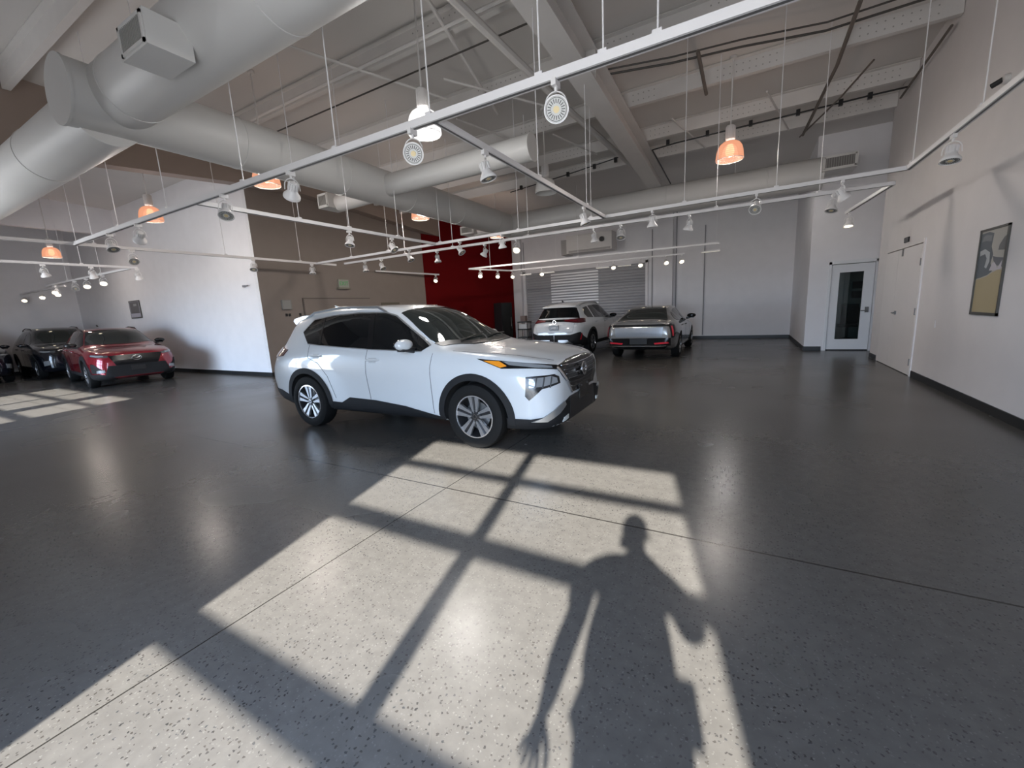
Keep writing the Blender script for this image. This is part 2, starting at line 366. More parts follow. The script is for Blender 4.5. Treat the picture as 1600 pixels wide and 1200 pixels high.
# heater unit under the rear duct
u = thing('wall_heater', 'boxy white hvac unit high on the back wall above the roller door', 'heater', (-5.75, 17.55, 3.75))
MB().span((-1.0, -.35, 0), (.95, .43, .72)).build('casing', STEEL, u, False); MB().span((-1.3, -.2, -.02), (-1.0, .4, .6)).build('side_box', mat('grey_metal', (.35, .34, .33), .5), u, False)
MB().span((-.9, -.36, .02), (.9, -.352, .10)).build('louver', mat('grey_metal', (.35,)*3, .5), u, False)
MB().lathe([(0, 0), (.1, 0), (.1, .03), (0, .03)], 20, Matrix.Translation((.55, -.38, .42)) @ Matrix.Rotation(PI/2, 4, 'X')).build('fan_port', BLKPL, u)

# ------------------------------------------------------------------ structure overhead
RANKS = ['first', 'second', 'third', 'fourth', 'fifth', 'sixth', 'seventh', 'eighth']
for i, y in enumerate((2.7, 4.12, 5.6, 7.4, 9.15, 10.9, 12.1)):
    m = MB(); zt = roof(y)-.005; zb = zt-.27
    sec = [(-.09, zt), (.01, zt), (.01, zb+.012), (.09, zb+.012), (.09, zb+.04), (.1, zb+.04), (.1, zb), (0, zb), (0, zt-.012), (-.09, zt-.012)]
    m.prism(sec, lambda a, b, x: (x, y+a, b), -11.28, XR-.01)
    for k in range(70):
        x = -4.6+k*.1
        if (k//10) % 2 == 0 and abs(x+2.35) > .25:
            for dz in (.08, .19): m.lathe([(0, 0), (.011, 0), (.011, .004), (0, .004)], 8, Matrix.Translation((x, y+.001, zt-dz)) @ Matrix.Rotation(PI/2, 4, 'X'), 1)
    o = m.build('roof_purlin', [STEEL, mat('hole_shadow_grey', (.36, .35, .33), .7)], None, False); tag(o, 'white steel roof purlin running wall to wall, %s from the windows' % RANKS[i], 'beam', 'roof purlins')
def rafter(x, y0, y1, dp0, dp1, lb, fw=.30):
    m = MB()
    def rf(y, d): return roof(y)-.30-d
    for (a, b, top) in ((0, .025, True), (0, 0, False)):
        pass
    zt0, zt1 = roof(y0)-.02, roof(y1)-.02
    zb0, zb1 = zt0-dp0, zt1-dp1
    m.add([(x-.012, y0, zb0), (x+.012, y0, zb0), (x+.012, y1, zb1), (x-.012, y1, zb1), (x-.012, y0, zt0), (x+.012, y0, zt0), (x+.012, y1, zt1), (x-.012, y1, zt1)],
          [(0,3,2,1),(4,5,6,7),(0,1,5,4),(1,2,6,5),(2,3,7,6),(3,0,4,7)])
    for z0, z1 in ((zb0, zb1), (zt0-.30, zt1-.30)):
        m.add([(x-fw/2, y0, z0-.02), (x+fw/2, y0, z0-.02), (x+fw/2, y1, z1-.02), (x-fw/2, y1, z1-.02), (x-fw/2, y0, z0), (x+fw/2, y0, z0), (x+fw/2, y1, z1), (x-fw/2, y1, z1)],
              [(0,3,2,1),(4,5,6,7),(0,1,5,4),(1,2,6,5),(2,3,7,6),(3,0,4,7)])
    o = m.build('steel_rafter', STEEL, None, False); tag(o, lb, 'beam')
    ys = 7.0
    if y0 < ys < y1: MB().span((x-fw/2+.01, ys-.01, roof(ys)-dp0+.03), (x+fw/2-.01, ys+.01, roof(ys)-.3)).build('stiffener', STEEL, o, False)
    return o
rafter(-2.35, -1.1, 13.7, .80, .72, 'deep white steel I beam crossing the ceiling from the windows to the rear duct', .36)
def xbeam(y, dp, x0, x1, lb):
    m = MB(); z = roof(y)-.29
    m.span((x0, y-.012, z-dp), (x1, y+.012, z)).span((x0, y-.11, z-dp-.02), (x1, y+.11, z-dp)).span((x0, y-.11, z-.02), (x1, y+.11, z))
    tag(m.build('steel_beam', STEEL, None, False), lb, 'beam')
xbeam(1.25, .2, -11.2, -2.6, 'white steel beam along the window side of the ceiling, above the duct end')
# braces and roof pipes
def pipe(name, pts, r, mt, lb, cat='pipe', n=8):
    return tag(MB().tube(pts, r, n).build(name, mt), lb, cat)
pipe('diagonal_brace', [(-3.3, 4.3, 5.30), (-3.05, 8.0, 5.15), (-2.6, 12.6, 4.98)], .06, STEEL, 'white tubular brace running beside the deep I beam', 'brace')
pipe('twin_pipe', [(-8.7, 5.4, 5.47), (-2.6, 5.4, 5.47)], .028, STEEL, 'white roof pipe on the window side of the pipe pair', 'pipe')
pipe('twin_pipe', [(-8.7, 5.85, 5.38), (-2.6, 5.85, 5.38)], .013, DARKPIPE, 'dark lined roof pipe on the far side of the pipe pair', 'pipe')
pipe('roof_conduit', [(-4.5, 7.9, 5.40), (-3.5, 4.0, 5.52), (-3.4, 2.5, 5.56)], .03, STEEL, 'white conduit slanting from the pipe pair towards the windows', 'conduit')
pipe('roof_rod', [(-6.2, 4.0, 5.50), (-5.0, 6.9, 5.42)], .022, STEEL, 'thin white rod under the roof left of the round pendant', 'rod')
pipe('roof_rod', [(-4.6, 6.3, 5.40), (-3.1, 8.6, 5.28)], .022, STEEL, 'thin white rod under the roof right of the round pendant', 'rod')
pipe('roof_conduit', [(-2.2, 7.85, 5.42), (-1.2, 8.05, 5.38), (-.2, 8.35, 5.44), (.9, 8.6, 5.42), (2.5, 8.6, 5.45)], .018, DARKPIPE, 'dark sagging cable pair below the roof, lower strand', 'cable')
pipe('roof_conduit', [(-2.2, 7.75, 5.45), (-1.2, 7.95, 5.42), (-.2, 8.22, 5.48), (.9, 8.45, 5.46), (2.5, 8.45, 5.50)], .014, DARKPIPE, 'dark sagging cable pair below the roof, upper strand', 'cable')
sp = pipe('sprinkler_pipe', [(-2.1, 14.0, 5.0), (-2.12, 11.25, 5.16), (-1.6, 11.2, 5.18), (1.9, 11.15, 5.22), (2.52, 11.15, 5.22)], .016, BLKPL, 'thin black roof pipe with clamps right of the deep beam', 'pipe')
for x in (-1.75, -.9, -.05, .8, 1.5, 1.95): MB().box((x, 11.17, 5.22), (.07, .07, .11)).build('clamp', BLKPL, sp, False)
sp = pipe('sprinkler_pipe', [(-6.4, 11.8, 5.05), (-4.5, 11.5, 5.1), (-2.6, 11.1, 5.15)], .014, BLKPL, 'thin black roof pipe with clamps left of the deep beam', 'pipe')
for x, y in ((-6.0, 11.75), (-5.2, 11.6), (-4.4, 11.48), (-3.6, 11.32), (-3.0, 11.18)): MB().box((x, y, 5.1), (.07, .07, .11)).build('clamp', BLKPL, sp, False)
BRN = mat('brown_rod', (.13, .11, .095), .6)
pipe('hanging_strut', [(-.81, 7.9, 5.36), (-.79, 9.3, 5.28)], .03, BRN, 'dark brown strut left of the orange pendant', 'strut')
pipe('hanging_strut', [(1.2, 8.0, 5.38), (1.2, 9.6, 5.30), (1.0, 12.3, 5.1)], .03, BRN, 'long dark brown strut near the right wall', 'strut')
pipe('hanging_strut', [(1.7, 9.7, 5.27), (1.45, 10.8, 5.2), (.95, 12.4, 5.1)], .016, BRN, 'thin dark rod beside the long strut near the right wall', 'rod')
pipe('hanging_strut', [(2.5, 9.3, 5.3), (2.5, 11.6, 5.2)], .02, BRN, 'dark rod along the top of the right wall', 'rod')
for i, (x, y0, y1) in enumerate(((-5.3, 7.6, 9.1), (-3.9, 9.3, 10.9), (-1.5, 10.0, 12.0), (.2, 9.9, 12.0))):
    pipe('roof_rod', [(x, y0, roof(y0)-.32), (x+.5, y1, roof(y1)-.32)], .018, STEEL, 'short thin white rod under the roof, %s from the left' % RANKS[i], 'rod')
dl = MB().lathe([(0, 0), (.34, 0), (.40, .05), (.40, .22), (0, .22)], 32, Matrix.Translation((-.62, 6.3, 5.50))).build('ceiling_dome', STEEL); tag(dl, 'white round drum fixture high under the roof behind the front track', 'fixture')

# ------------------------------------------------------------------ ducts
du = thing('air_duct', 'large round white air duct with branches and square registers', 'duct')
R0 = .36; DZc = 4.25
def hcyl(p0, p1, r, name='duct_pipe', seams=(), n=40):
    p0 = Vector(p0); p1 = Vector(p1); q = (p1-p0).to_track_quat('Z', 'Y').to_matrix().to_4x4(); T = Matrix.Translation(p0) @ q
    Ln = (p1-p0).length; prof = [(0, 0), (r, 0)]
    for s in seams: prof += [(r, s-.012), (r+.008, s-.01), (r+.008, s+.01), (r, s+.012)]
    prof += [(r, Ln), (0, Ln)]
    return MB().lathe(prof, n, T).build(name, DUCT, du, True, 30)
hcyl((-6.95, 2.12, DZc), (-6.95, 13.1, DZc), R0, 'main_pipe', (1.9, 3.8, 5.6, 7.5, 9.4))
MB().lathe([(0, 0), (.372, 0), (.372, .03), (.36, .03)], 40, Matrix.Translation((-6.95, 2.10, DZc)) @ Matrix.Rotation(-PI/2, 4, 'X')).build('end_cap', DUCT, du)
hcyl((-6.95, 2.62, DZc+.06), (2.2, 2.62, DZc+.06), .355, 'branch_pipe', (.55, 3.4))
hcyl((-6.95, 2.50, DZc-.12), (-19.5, 2.50, DZc-.12), .36, 'branch_pipe', (2.2,))
hcyl((-6.95, 6.93, DZc-.02), (-3.3, 6.93, DZc-.02), .215, 'branch_pipe', ())
MB().lathe([(0, 0), (.225, 0), (.225, .02), (.2, .02)], 32, Matrix.Translation((-3.3, 6.93, DZc-.02)) @ Matrix.Rotation(PI/2, 4, 'Y')).build('end_cap', DUCT, du)
hcyl((-6.95, 6.93, DZc-.1), (-8.25, 6.93, DZc-.12), .18, 'branch_pipe', ())
hcyl((-6.95, 12.55, DZc), (1.45, 12.55, DZc), .35, 'branch_pipe', (2.5, 5.0, 7.3))
hcyl((-6.95, 12.0, DZc-.1), (-7.9, 12.0, DZc-.12), .16, 'branch_pipe', ())
GR = mat('register_dark', (.16, .155, .15), .5)
def register(cx, cy, cz, sx, sy, sz, face, n=8):
    """box stub with louvre grille; face is a unit axis vector"""
    b = MB().box((cx, cy, cz), (sx, sy, sz)).build('register_box', DUCT, du, False)
    fx, fy = face; c = Vector((cx+fx*sx/2, cy+fy*sy/2, cz))
    wd = (sy if fx else sx)*.92; hh = sz*.86
    fr = MB(); gl = MB(); lv = MB()
    def bx(mb, a0, a1, b0, b1, o, t):
        if fx: mb.span((c.x+fx*o, c.y+a0, c.z+b0), (c.x+fx*(o+t), c.y+a1, c.z+b1))
        else: mb.span((c.x+a0, c.y+fy*o, c.z+b0), (c.x+a1, c.y+fy*(o+t), c.z+b1))
    e = .028
    bx(fr, -wd/2, wd/2, hh/2-e, hh/2, 0, .014); bx(fr, -wd/2, wd/2, -hh/2, -hh/2+e, 0, .014); bx(fr, -wd/2, -wd/2+e, -hh/2, hh/2, 0, .014); bx(fr, wd/2-e, wd/2, -hh/2, hh/2, 0, .014)
    bx(gl, -wd/2+e, wd/2-e, -hh/2+e, hh/2-e, .001, .003)
    for k in range(n):
        a = -wd/2+e+(wd-2*e)*(k+.5)/n; bx(lv, a-.004, a+.004, -hh/2+e, hh/2-e, .004, .008)
    fr.build('register_frame', DUCT, b, False); gl.build('register_opening', GR, b, False); lv.build('register_louvers', mat('register_louver_grey', (.34, .335, .32), .5), b, False)
register(-4.80, 2.20, 4.05, .50, .36, .28, (0, -1), 14)
register(-8.40, 6.86, DZc-.10, .34, .52, .30, (0, -1), 9)
register(-8.02, 11.9, DZc-.10, .52, .46, .26, (0, -1), 9)
register(1.70, 12.42, DZc+.10, .62, .62, .30, (0, -1), 12)

# ------------------------------------------------------------------ lighting tracks, wires
TZ = 3.1
def track(a, b, lb, wires=(), wd=.036, dark=False):
    ht = .062 if wd > .045 else .055; wd = max(wd, .045)*1.25 if wd > .031 else .04
    a = Vector(a); b = Vector(b); L = (b-a).length
    o = thing('lighting_track', lb, 'track', a, 0, None)
    q = (b-a).to_track_quat('X', 'Z').to_matrix()
    rail = MB().box(q @ Vector((L/2, 0, ht/2)), (L, wd, ht), q)
    r = rail.build('rail', TRACK, o, False)
    MB().box(q @ Vector((L/2, 0, -.0006)), (L-.04, wd*.4, .0014), q).build('conductor_slot', mat('track_slot_grey', (.12, .12, .12), .5), r, False)
    for t in wires:
        p = (b-a)*t; z1 = roof((a+p).y)-.005-TZ
        MB().tube([p+Vector((0, 0, .03)), p+Vector((0, 0, z1))], .0062, 6).build('suspension_wire', TRACK, o)
        MB().box(p+Vector((0, 0, ht+.01)), (.06, .06, .02)).build('wire_clip', TRACK, o, False)
    return o
track((-10.9, 3.06, TZ), (2.3, 3.06, TZ), 'long white lighting track crossing the whole view in front', [(10.9-x)/13.2 for x in (.9, .55, 1.37, 2.4, 3.6, 5.25, 7.2, 8.9)], .05)
track((-2.36, 3.06, TZ), (-2.36, 7.96, TZ), 'white cross track joining the front track to the rear track in the middle', (.42, .8), .04)
track((1.87, -.6, TZ), (1.87, 7.95, TZ), 'white track running along the right wall', (.38, .76, .98), .04)
track((-10.9, 8.1, TZ), (1.87, 7.93, TZ), 'long white rear track, nearer of the parallel pair', [(10.9-x)/12.77 for x in (.97, 2.62, 4.2, 6.3, 8.0, -.35, 9.4)], .036)
track((-10.5, 8.75, TZ), (1.93, 8.86, TZ), 'long white rear track, farther of the parallel pair', [(10.9-x)/12.43 for x in (.93, 4.77, 6.9, 8.5, -.6)], .036)
track((-6.43, 3.06, TZ), (-6.43, 8.05, TZ), 'white cross track joining front and rear tracks left of the white SUV', (.3, .5, .75), .036)
track((-10.9, 1.0, TZ), (-10.9, 8.75, TZ), 'white track running along the opening to the side showroom', (.3, .6, .85), .036)
track((1.93, 8.86, TZ), (1.76, 11.3, TZ), 'short white track stub beyond the end of the rear tracks on the right', (), .036)
track((-9.2, 13.35, TZ), (-.72, 14.0, TZ), 'thin far track above the parked cars at the back', (.5, .99), .03)
track((-9.2, 13.35, TZ), (-8.6, 15.5, TZ), 'short slanting track at the left end of the far track', (.5,), .03)
track((-8.6, 15.5, TZ), (-1.9, 15.95, TZ), 'thin farthest track close to the roller door', (.3, .7), .03)
track((-11.55, 10.9, TZ), (-11.25, 14.1, TZ), 'thin track close to the taupe wall and the red wall', (), .03)
track((-14.2, 1.5, TZ), (-14.2, 5.1, TZ), 'dark looking track seen end on above the red car', (.3, .7), .036)
track((-20.8, 4.9, TZ), (-14.3, 5.0, TZ), 'white track above the dark cars in the side showroom', (.3, .7), .036)
track((-25.1, 5.15, TZ), (-20.6, 5.3, TZ), 'farthest white track in the side showroom', (.5,), .036)

# ------------------------------------------------------------------ track spotlights
SPW = mat('spotlight_enamel', (.78, .77, .77), .35)
SPF = mat('spotlight_face_grey', (.62, .62, .60), .4)
SPD = mat('spotlight_slot', (.10, .10, .10), .5)
LIT = mat('lit_spot_lens', (1, .95, .85), .4, emit=(1, .86, .62), es=16)
def spot_proto(lit):
    r = thing('track_spotlight', 'x', 'spotlight')
    MB().box((0, 0, -.02), (.036, .09, .045)).tube([(0, 0, -.03), (0, 0, -.075)], .012, 8).build('adapter', SPW, r)
    yk = MB(); pts = [(.075*math.cos(a), 0, -.115-.045*math.sin(a)*-1 if False else -.15+.08*math.sin(a)) for a in [PI*k/10 for k in range(11)]]
    pts = [(.078, 0, -.19)]+pts+[(-.078, 0, -.19)]
    yk.tube(pts, .0055, 6); yk = yk.build('yoke', SPW, r)
    # head: local -Z is beam direction, pivot at the yoke ends
    hd = MB().lathe([(0, .085), (.034, .08), (.040, .06), (.040, .02), (.046, 0), (.058, -.03), (.084, -.062), (.088, -.075), (.088, -.092), (.080, -.092), (.076, -.08)], 28, cap=False)
    for k in range(12):
        a = 2*PI*k/12; hd.box((.044*math.cos(a), .044*math.sin(a), .04), (.02, .004, .07), Matrix.Rotation(a, 3, 'Z'))
    hd = hd.build('lamp_head', SPW, r, loc=(0, 0, -.185))
    if lit:
        MB().lathe([(0, -.084), (.060, -.084), (.060, -.080), (0, -.080)], 24).build('lens', LIT, hd)
    else:
        f = MB().lathe([(0, -.084), (.078, -.084), (.078, -.078), (0, -.078)], 28).build('lens', SPF, hd)
        s = MB()
        for k in range(20):
            a = 2*PI*k/20; s.box((.050*math.cos(a), .050*math.sin(a), -.0855), (.026, .006, .003), Matrix.Rotation(a, 3, 'Z'))
        s.lathe([(.069, -.087), (.073, -.087), (.073, -.084), (.069, -.084)], 28, cap=False)
        s.build('lens_slots', SPD, f, False)
        MB().lathe([(0, -.088), (.022, -.088), (.022, -.084), (0, -.084)], 20).build('led_module', mat('led_yellow', (.75, .62, .35), .4), f)
    return r
protoU = spot_proto(False); protoL = spot_proto(True); used = {False: False, True: False}
def spot(loc, label, aim=(0, 0, -1), lit=False, group='track spotlights', light=0):
    p = protoL if lit else protoU
    if not used[lit]: r = p; used[lit] = True
    else: r = dup(p)
    r.location = loc; r['label'] = label; r['group'] = group
    aim = Vector(aim).normalized(); yaw = math.atan2(aim.y, aim.x) if abs(aim.x)+abs(aim.y) > .05 else random.uniform(0, 6)
    q = (-aim).to_track_quat('Z', 'Y')
    for c in r.children:
        if c.name.startswith('yoke'): c.rotation_euler = (0, 0, yaw+PI/2)
        if c.name.startswith('lamp_head'): c.rotation_euler = q.to_euler()
    return r
tocam = lambda x, y: (-x, -y, -1.3)
F = 'spotlights on the front track'
spot((-1.25, 3.06, TZ), 'white spotlight facing the viewer, nearest on the front track above the deep beam', (1.25, -3.06, -1.5), group=F)
spot((-2.61, 3.06, TZ), 'white spotlight facing the viewer just below the big round pendant', (2.2, -3.06, -1.7), group=F)
spot((-4.36, 3.06, TZ), 'white spotlight tilted down left, third from the right on the front track', (-.9, .3, -.9), group=F)
spot((-5.72, 3.06, TZ), 'white spotlight hanging over the bright left wall on the front track', (.5, -.4, -1.1), group=F)
spot((-8.2, 3.06, TZ), 'grey shaded spotlight tilted left, second from the left end of the front track', (-.8, .1, -.6), group=F)
spot((-9.3, 3.06, TZ), 'grey shaded spotlight at the left end of the front track', (.5, 0, -.9), group=F)
F = 'spotlights on the middle cross track'
spot((-2.36, 3.85, TZ), 'white spotlight on the middle cross track, nearer of its two', (.25, .1, -1), group=F)
spot((-2.36, 6.83, TZ), 'white spotlight on the middle cross track where it meets the rear track', (.3, .1, -1), group=F)
F = 'spotlights along the right wall'
spot((1.87, 6.51, TZ), 'white spotlight pointing down beside the right wall', (-.1, -.2, -1), group=F)
spot((1.87, 3.62, TZ), 'white spotlight cut by the top edge of the photo at the right', (-.3, -.9, -1.0), group=F)
F = 'spotlights on the near rear track'
for x, lb, am in ((-4.6, 'right of the red wall edge', (0, .2, -1)), (-1.49, 'right of the middle cross track end', (0, .1, -1)), (.09, 'turned to the viewer below the pale pendant', (-.2, -1, -1)),
                  (1.16, 'tilted down right near the right wall', (.6, .2, -1)), (-5.72, 'tilted right in front of the red wall', (.7, 0, -1)), (-7.27, 'in front of the taupe wall beside the red wall', (.5, 0, -1))):
    spot((x, 7.95-.013*(x+1.49), TZ), 'spotlight on the nearer rear track, '+lb, am, group=F)
F = 'spotlights on the farther rear track'
for x, lb, am, lit in ((-7.01, 'over the roof front of the white SUV', (.1, 0, -1), 0), (-5.55, 'tilted left before the red wall', (-.7, 0, -1), 0), (-4.68, 'lit warm at the edge of the red wall', (.3, -.9, -.9), 1), (-2.83, 'below the heater unit', (.1, .1, -1), 0),
                       (-2.27, 'turned down to the silver sedan', (.1, -.5, -1), 0), (-.98, 'slanted over the steel column', (-.3, .2, -1), 0), (1.19, 'close to the right end of the farther track', (-.2, -.3, -1), 0), (-9.66, 'small at the far left end', (.2, 0, -1), 0), (-9.0, 'second from the far left end', (.6, 0, -1), 0)):
    spot((x, 8.75+.11*(x+10.5)/12.43, TZ), 'spotlight on the farther rear track, '+lb, am, bool(lit), F)
F = 'spotlights left of the white SUV'
spot((-6.43, 5.54, TZ), 'white spotlight on the left cross track, nearer of its two', (.1, -.3, -1), group=F)
spot((-6.43, 6.61, TZ), 'white spotlight on the left cross track, farther and slanted right', (.7, 0, -.9), group=F)
F = 'spotlights along the side showroom opening'
spot((-10.9, 3.88, TZ), 'dark faced spotlight tilted right above the small framed picture', (.8, -.2, -.7), group=F)
spot((-10.9, 6.28, TZ), 'dark faced spotlight at the corner of the bright left wall', (.4, -.4, -.9), group=F)
spot((-10.9, 7.93, TZ), 'pale spotlight where the side track meets the rear tracks', (.1, -.1, -1), group=F)
spot((1.78, 11.1, TZ), 'lit warm spotlight at the end of the short stub near the glass door', (0, -.2, -1), True, 'lit spotlights at the back')
for x, y, lb in ((-8.80, 14.8, 'left of a close pair before the red wall'), (-9.05, 13.9, 'lowest of the cluster before the red wall'), (-8.5, 15.507, 'right of a close pair before the red wall'), (-7.2, 15.594, 'alone above the left part of the roller door'), (-4.35, 15.785, 'small over the right part of the roller door'),
                 (-3.38, 15.85, 'brightest, over the right edge of the roller door'), (-2.5, 15.91, 'before the steel column'), (-2.0, 15.943, 'at the right end of the farthest track'), (-11.27, 13.9, 'alone at the taupe wall')):
    spot((x, y, TZ), 'small lit spotlight at the back, '+lb, (.35, -.8, -.8), True, 'lit spotlights at the back')
for i, (x, y) in enumerate(((-14.2, 3.36), (-14.2, 4.18), (-14.2, 5.08))):
    spot((x, y, TZ), 'shaded spotlight above the red car, %s from the left' % RANKS[i], (-.3, .3, -1), False, 'spotlights above the red car')
for i, (x, y, lit) in enumerate(((-24.9, 5.17, 1), (-22.9, 5.22, 1), (-21.3, 5.25, 1), (-20.2, 4.93, 1), (-18.3, 4.93, 0), (-17.4, 4.95, 1), (-16.2, 4.97, 1))):
    spot((x, y, TZ), 'small spotlight above the dark cars in the side showroom, %s from the left' % RANKS[i], (.8, -.3, -.8), bool(lit), 'side showroom spotlights')

# short linear LED fixtures on the farthest track
for i, (x, y) in enumerate(((-7.9, 15.547), (-6.9, 15.614), (-4.75, 15.758), (-3.95, 15.812), (-.95, 13.98))):
    t = thing('linear_fixture', 'slim pale bar light hanging under the far tracks, %s from the left' % RANKS[i], 'light', (x, y, TZ-.02), 0, 'bar lights at the back')
    MB().box((0, 0, -.16), (.5, .05, .04)).build('bar_body', SPW, t, False)
    MB().box((0, 0, -.183), (.48, .035, .006)).build('diffuser', mat('bar_diffuser', (.8, .78, .72), .5, emit=(1, .9, .7), es=1.2), t, False)
    for s in (-1, 1): MB().tube([(s*.2, 0, -.14), (s*.2, 0, .02)], .005, 6).build('stem', SPW, t)

# ------------------------------------------------------------------ pendants
def shade_glass(name, col, emit, es, k):
    m = bpy.data.materials.new(name); m.use_nodes = True; nt = m.node_tree; nt.nodes.clear(); L = nt.links.new; N = nt.nodes.new
    out = N('ShaderNodeOutputMaterial'); tr = N('ShaderNodeBsdfTransparent'); tl = N('ShaderNodeBsdfTranslucent'); gl = N('ShaderNodeBsdfGlossy'); em = N('ShaderNodeEmission')
    tr.inputs[0].default_value = (*col, 1); tl.inputs[0].default_value = (*[c*.004 for c in col], 1); gl.inputs['Roughness'].default_value = .35; gl.inputs[0].default_value = (.06, .06, .06, 1)
    em.inputs[0].default_value = (*emit, 1); em.inputs[1].default_value = es
    w1 = N('ShaderNodeTexWave'); w1.inputs['Scale'].default_value = 9; w1.bands_direction = 'Z'; tc = N('ShaderNodeTexCoord'); L(tc.outputs['Object'], w1.inputs[0])
    ma = N('ShaderNodeMath'); ma.operation = 'MULTIPLY_ADD'; ma.inputs[1].default_value = .12; ma.inputs[2].default_value = k; L(w1.outputs['Fac'], ma.inputs[0])
    m1 = N('ShaderNodeMixShader'); L(ma.outputs[0], m1.inputs[0]); L(tl.outputs[0], m1.inputs[1]); L(tr.outputs[0], m1.inputs[2])
    fr = N('ShaderNodeFresnel'); m2 = N('ShaderNodeMixShader'); L(fr.outputs[0], m2.inputs[0]); L(m1.outputs[0], m2.inputs[1]); L(gl.outputs[0], m2.inputs[2])
    ad = N('ShaderNodeAddShader'); L(m2.outputs[0], ad.inputs[0]); L(em.outputs[0], ad.inputs[1]); L(ad.outputs[0], out.inputs[0]); return m
PG = shade_glass('warm_prismatic_glass', (1, .93, .88), (1, .42, .24), 1.25, .35)
PW = shade_glass('bright_white_glass', (1, 1, 1), (1, .97, .94), 2.2, .35)
PU = mat('unlit_prismatic_glass', (.62, .61, .59), .2)
BULB = mat('glowing_bulb', (1, .9, .7), .3, emit=(1, .62, .36), es=6)
BULW = mat('white_glowing_bulb', (1, 1, 1), .3, emit=(1, .98, .93), es=7)
HOUS = mat('pendant_housing_enamel', (.62, .60, .59), .4)
def pendant(loc, lb, kind, pw=1):
    o = thing('pendant_light', lb, 'pendant light', loc, 0, 'pendant lights')
    zt = roof(loc[1])-.005-loc[2]
    MB().tube([(0, 0, .56), (0, 0, zt)], .012, 8).build('stem', STEEL, o)
    MB().lathe([(0, 0), (.055, 0), (.055, .05), (0, .05)], 16, Matrix.Translation((0, 0, zt-.05))).build('canopy', STEEL, o)
    prof = [(0, .30), (.062, .30), (.066, .33), (.074, .34), (.074, .56), (.06, .575), (0, .575)]
    hs = MB().lathe(prof, 20)
    for k in range(20):
        a = 2*PI*k/20; hs.box((.076*math.cos(a), .076*math.sin(a), .45), (.010, .008, .2), Matrix.Rotation(a, 3, 'Z'))
    hs.build('ballast_housing', HOUS, o)
    g = {'w': PW, 'o': PG, 'u': PU}[kind]
    outer = [(.06, .31), (.10, .30), (.145, .265), (.175, .21), (.192, .14), (.20, .06), (.205, .0)]
    inner = [(r-.006, z) for r, z in outer[::-1]]
    sh = MB(); n = 48; outer = [(r*1.12, z) for r, z in outer]; inner = [(r*1.12, z) for r, z in inner]; pts = outer+inner; vs = []; fs = []
    for r, z in pts:
        for k in range(n):
            a = 2*PI*k/n; rr = r+(.0022 if k % 2 else 0); vs.append((rr*math.cos(a), rr*math.sin(a), z))
    for i in range(len(pts)-1):
        for k in range(n): fs.append((i*n+k, i*n+(k+1) % n, (i+1)*n+(k+1) % n, (i+1)*n+k))
    sh.add(vs, fs); sh = sh.build('glass_shade', g, o)
    if kind != 'u':
        MB().lathe([(0, .04), (.055, .07), (.075, .13), (.065, .2), (.035, .27), (0, .28)], 20).build('bulb', BULW if kind == 'w' else BULB, o)
        MB().lathe([(.221, -.004), (.230, -.004), (.230, .006), (.221, .006)], 40, cap=False).build('shade_rim', TRACK, o)
        l = bpy.data.lights.new('pendant_lamp', 'POINT'); l.energy = 560*pw; l.color = (1, .96, .92) if kind == 'w' else (1, .90, .82); l.shadow_soft_size = .20
        lo = bpy.data.objects.new('pendant_lamp', l); COL.objects.link(lo); lo.parent = o; lo.location = (0, 0, .1)
pendant((-3.99, 4.94, 3.97), 'bright white glass pendant behind the front track, nearest to the viewer', 'w')
pendant((-0.35, 9.01, 3.97), 'orange glowing glass pendant at the upper right, fully visible', 'o', .7)
pendant((-0.35, 12.67, 3.97), 'pale pendant partly hidden by the rear track on the right', 'w', 2.0)
pendant((-7.49, 8.81, 3.97), 'orange pendant peeking below the duct in front of the taupe wall', 'o')
pendant((-7.71, 4.91, 3.97), 'orange pendant half hidden behind the front track left of the middle', 'o', .75)
pendant((-12.09, 4.79, 3.97), 'orange pendant over the bright left wall', 'o', .4)
pendant((-19.78, 4.95, 3.97), 'orange pendant in the side showroom above the red car', 'o', .4)
pendant((-3.89, 8.78, 3.97), 'unlit clear pendant between the middle cross track and the deep beam', 'u')
pendant((-7.49, 12.66, 3.97), 'orange pendant barely showing above the rear track at the red wall', 'o', 1.2)

# ------------------------------------------------------------------ wall items
FRMB = mat('poster_frame_bronze', (.10, .095, .085), .4, metal=.4)
p = thing('framed_poster', 'tall framed poster on the right wall, grey photo above yellow', 'poster', (XR-.02, 7.32, 1.66))
hw, hh = .335, .52
MB().span((-.0, -hw, hh-.025), (.02, hw, hh)).span((0, -hw, -hh), (.02, hw, -hh+.035)).span((0, -hw, -hh), (.02, -hw+.025, hh)).span((0, hw-.025, -hh), (.02, hw, hh)).build('frame', FRMB, p, False)
P = lambda u, v: (hw-.02-(2*hw-.04)*u, -hh+.03+(2*hh-.05)*v)   # u from far side to near side, v up
def pp(name, pts, col, k):
    MB().prism([P(*q) for q in pts], lambda a, b, d: (d, a, b), .012-.0006*k, .0135-.0006*k).build(name, mat('poster_ink_%d' % round(sum(c*(i+3)*97 for i, c in enumerate(col))), col, .35), p, False)
pp('print_sheet', [(0, 0), (1, 0), (1, 1), (0, 1)], (.42, .40, .36), 0)
pp('print_yellow_area', [(0, 0), (1, 0), (1, .50), (.8, .51), (.6, .48), (.4, .44), (.15, .42), (0, .41)], (.40, .33, .19), 1)
pp('print_dark_area', [(0, .42), (.15, .43), (.45, .46), (.6, .5), (.5, .6), (.55, .7), (.45, .8), (.48, .95), (.3, .98), (0, .97)], (.10, .115, .13), 1)
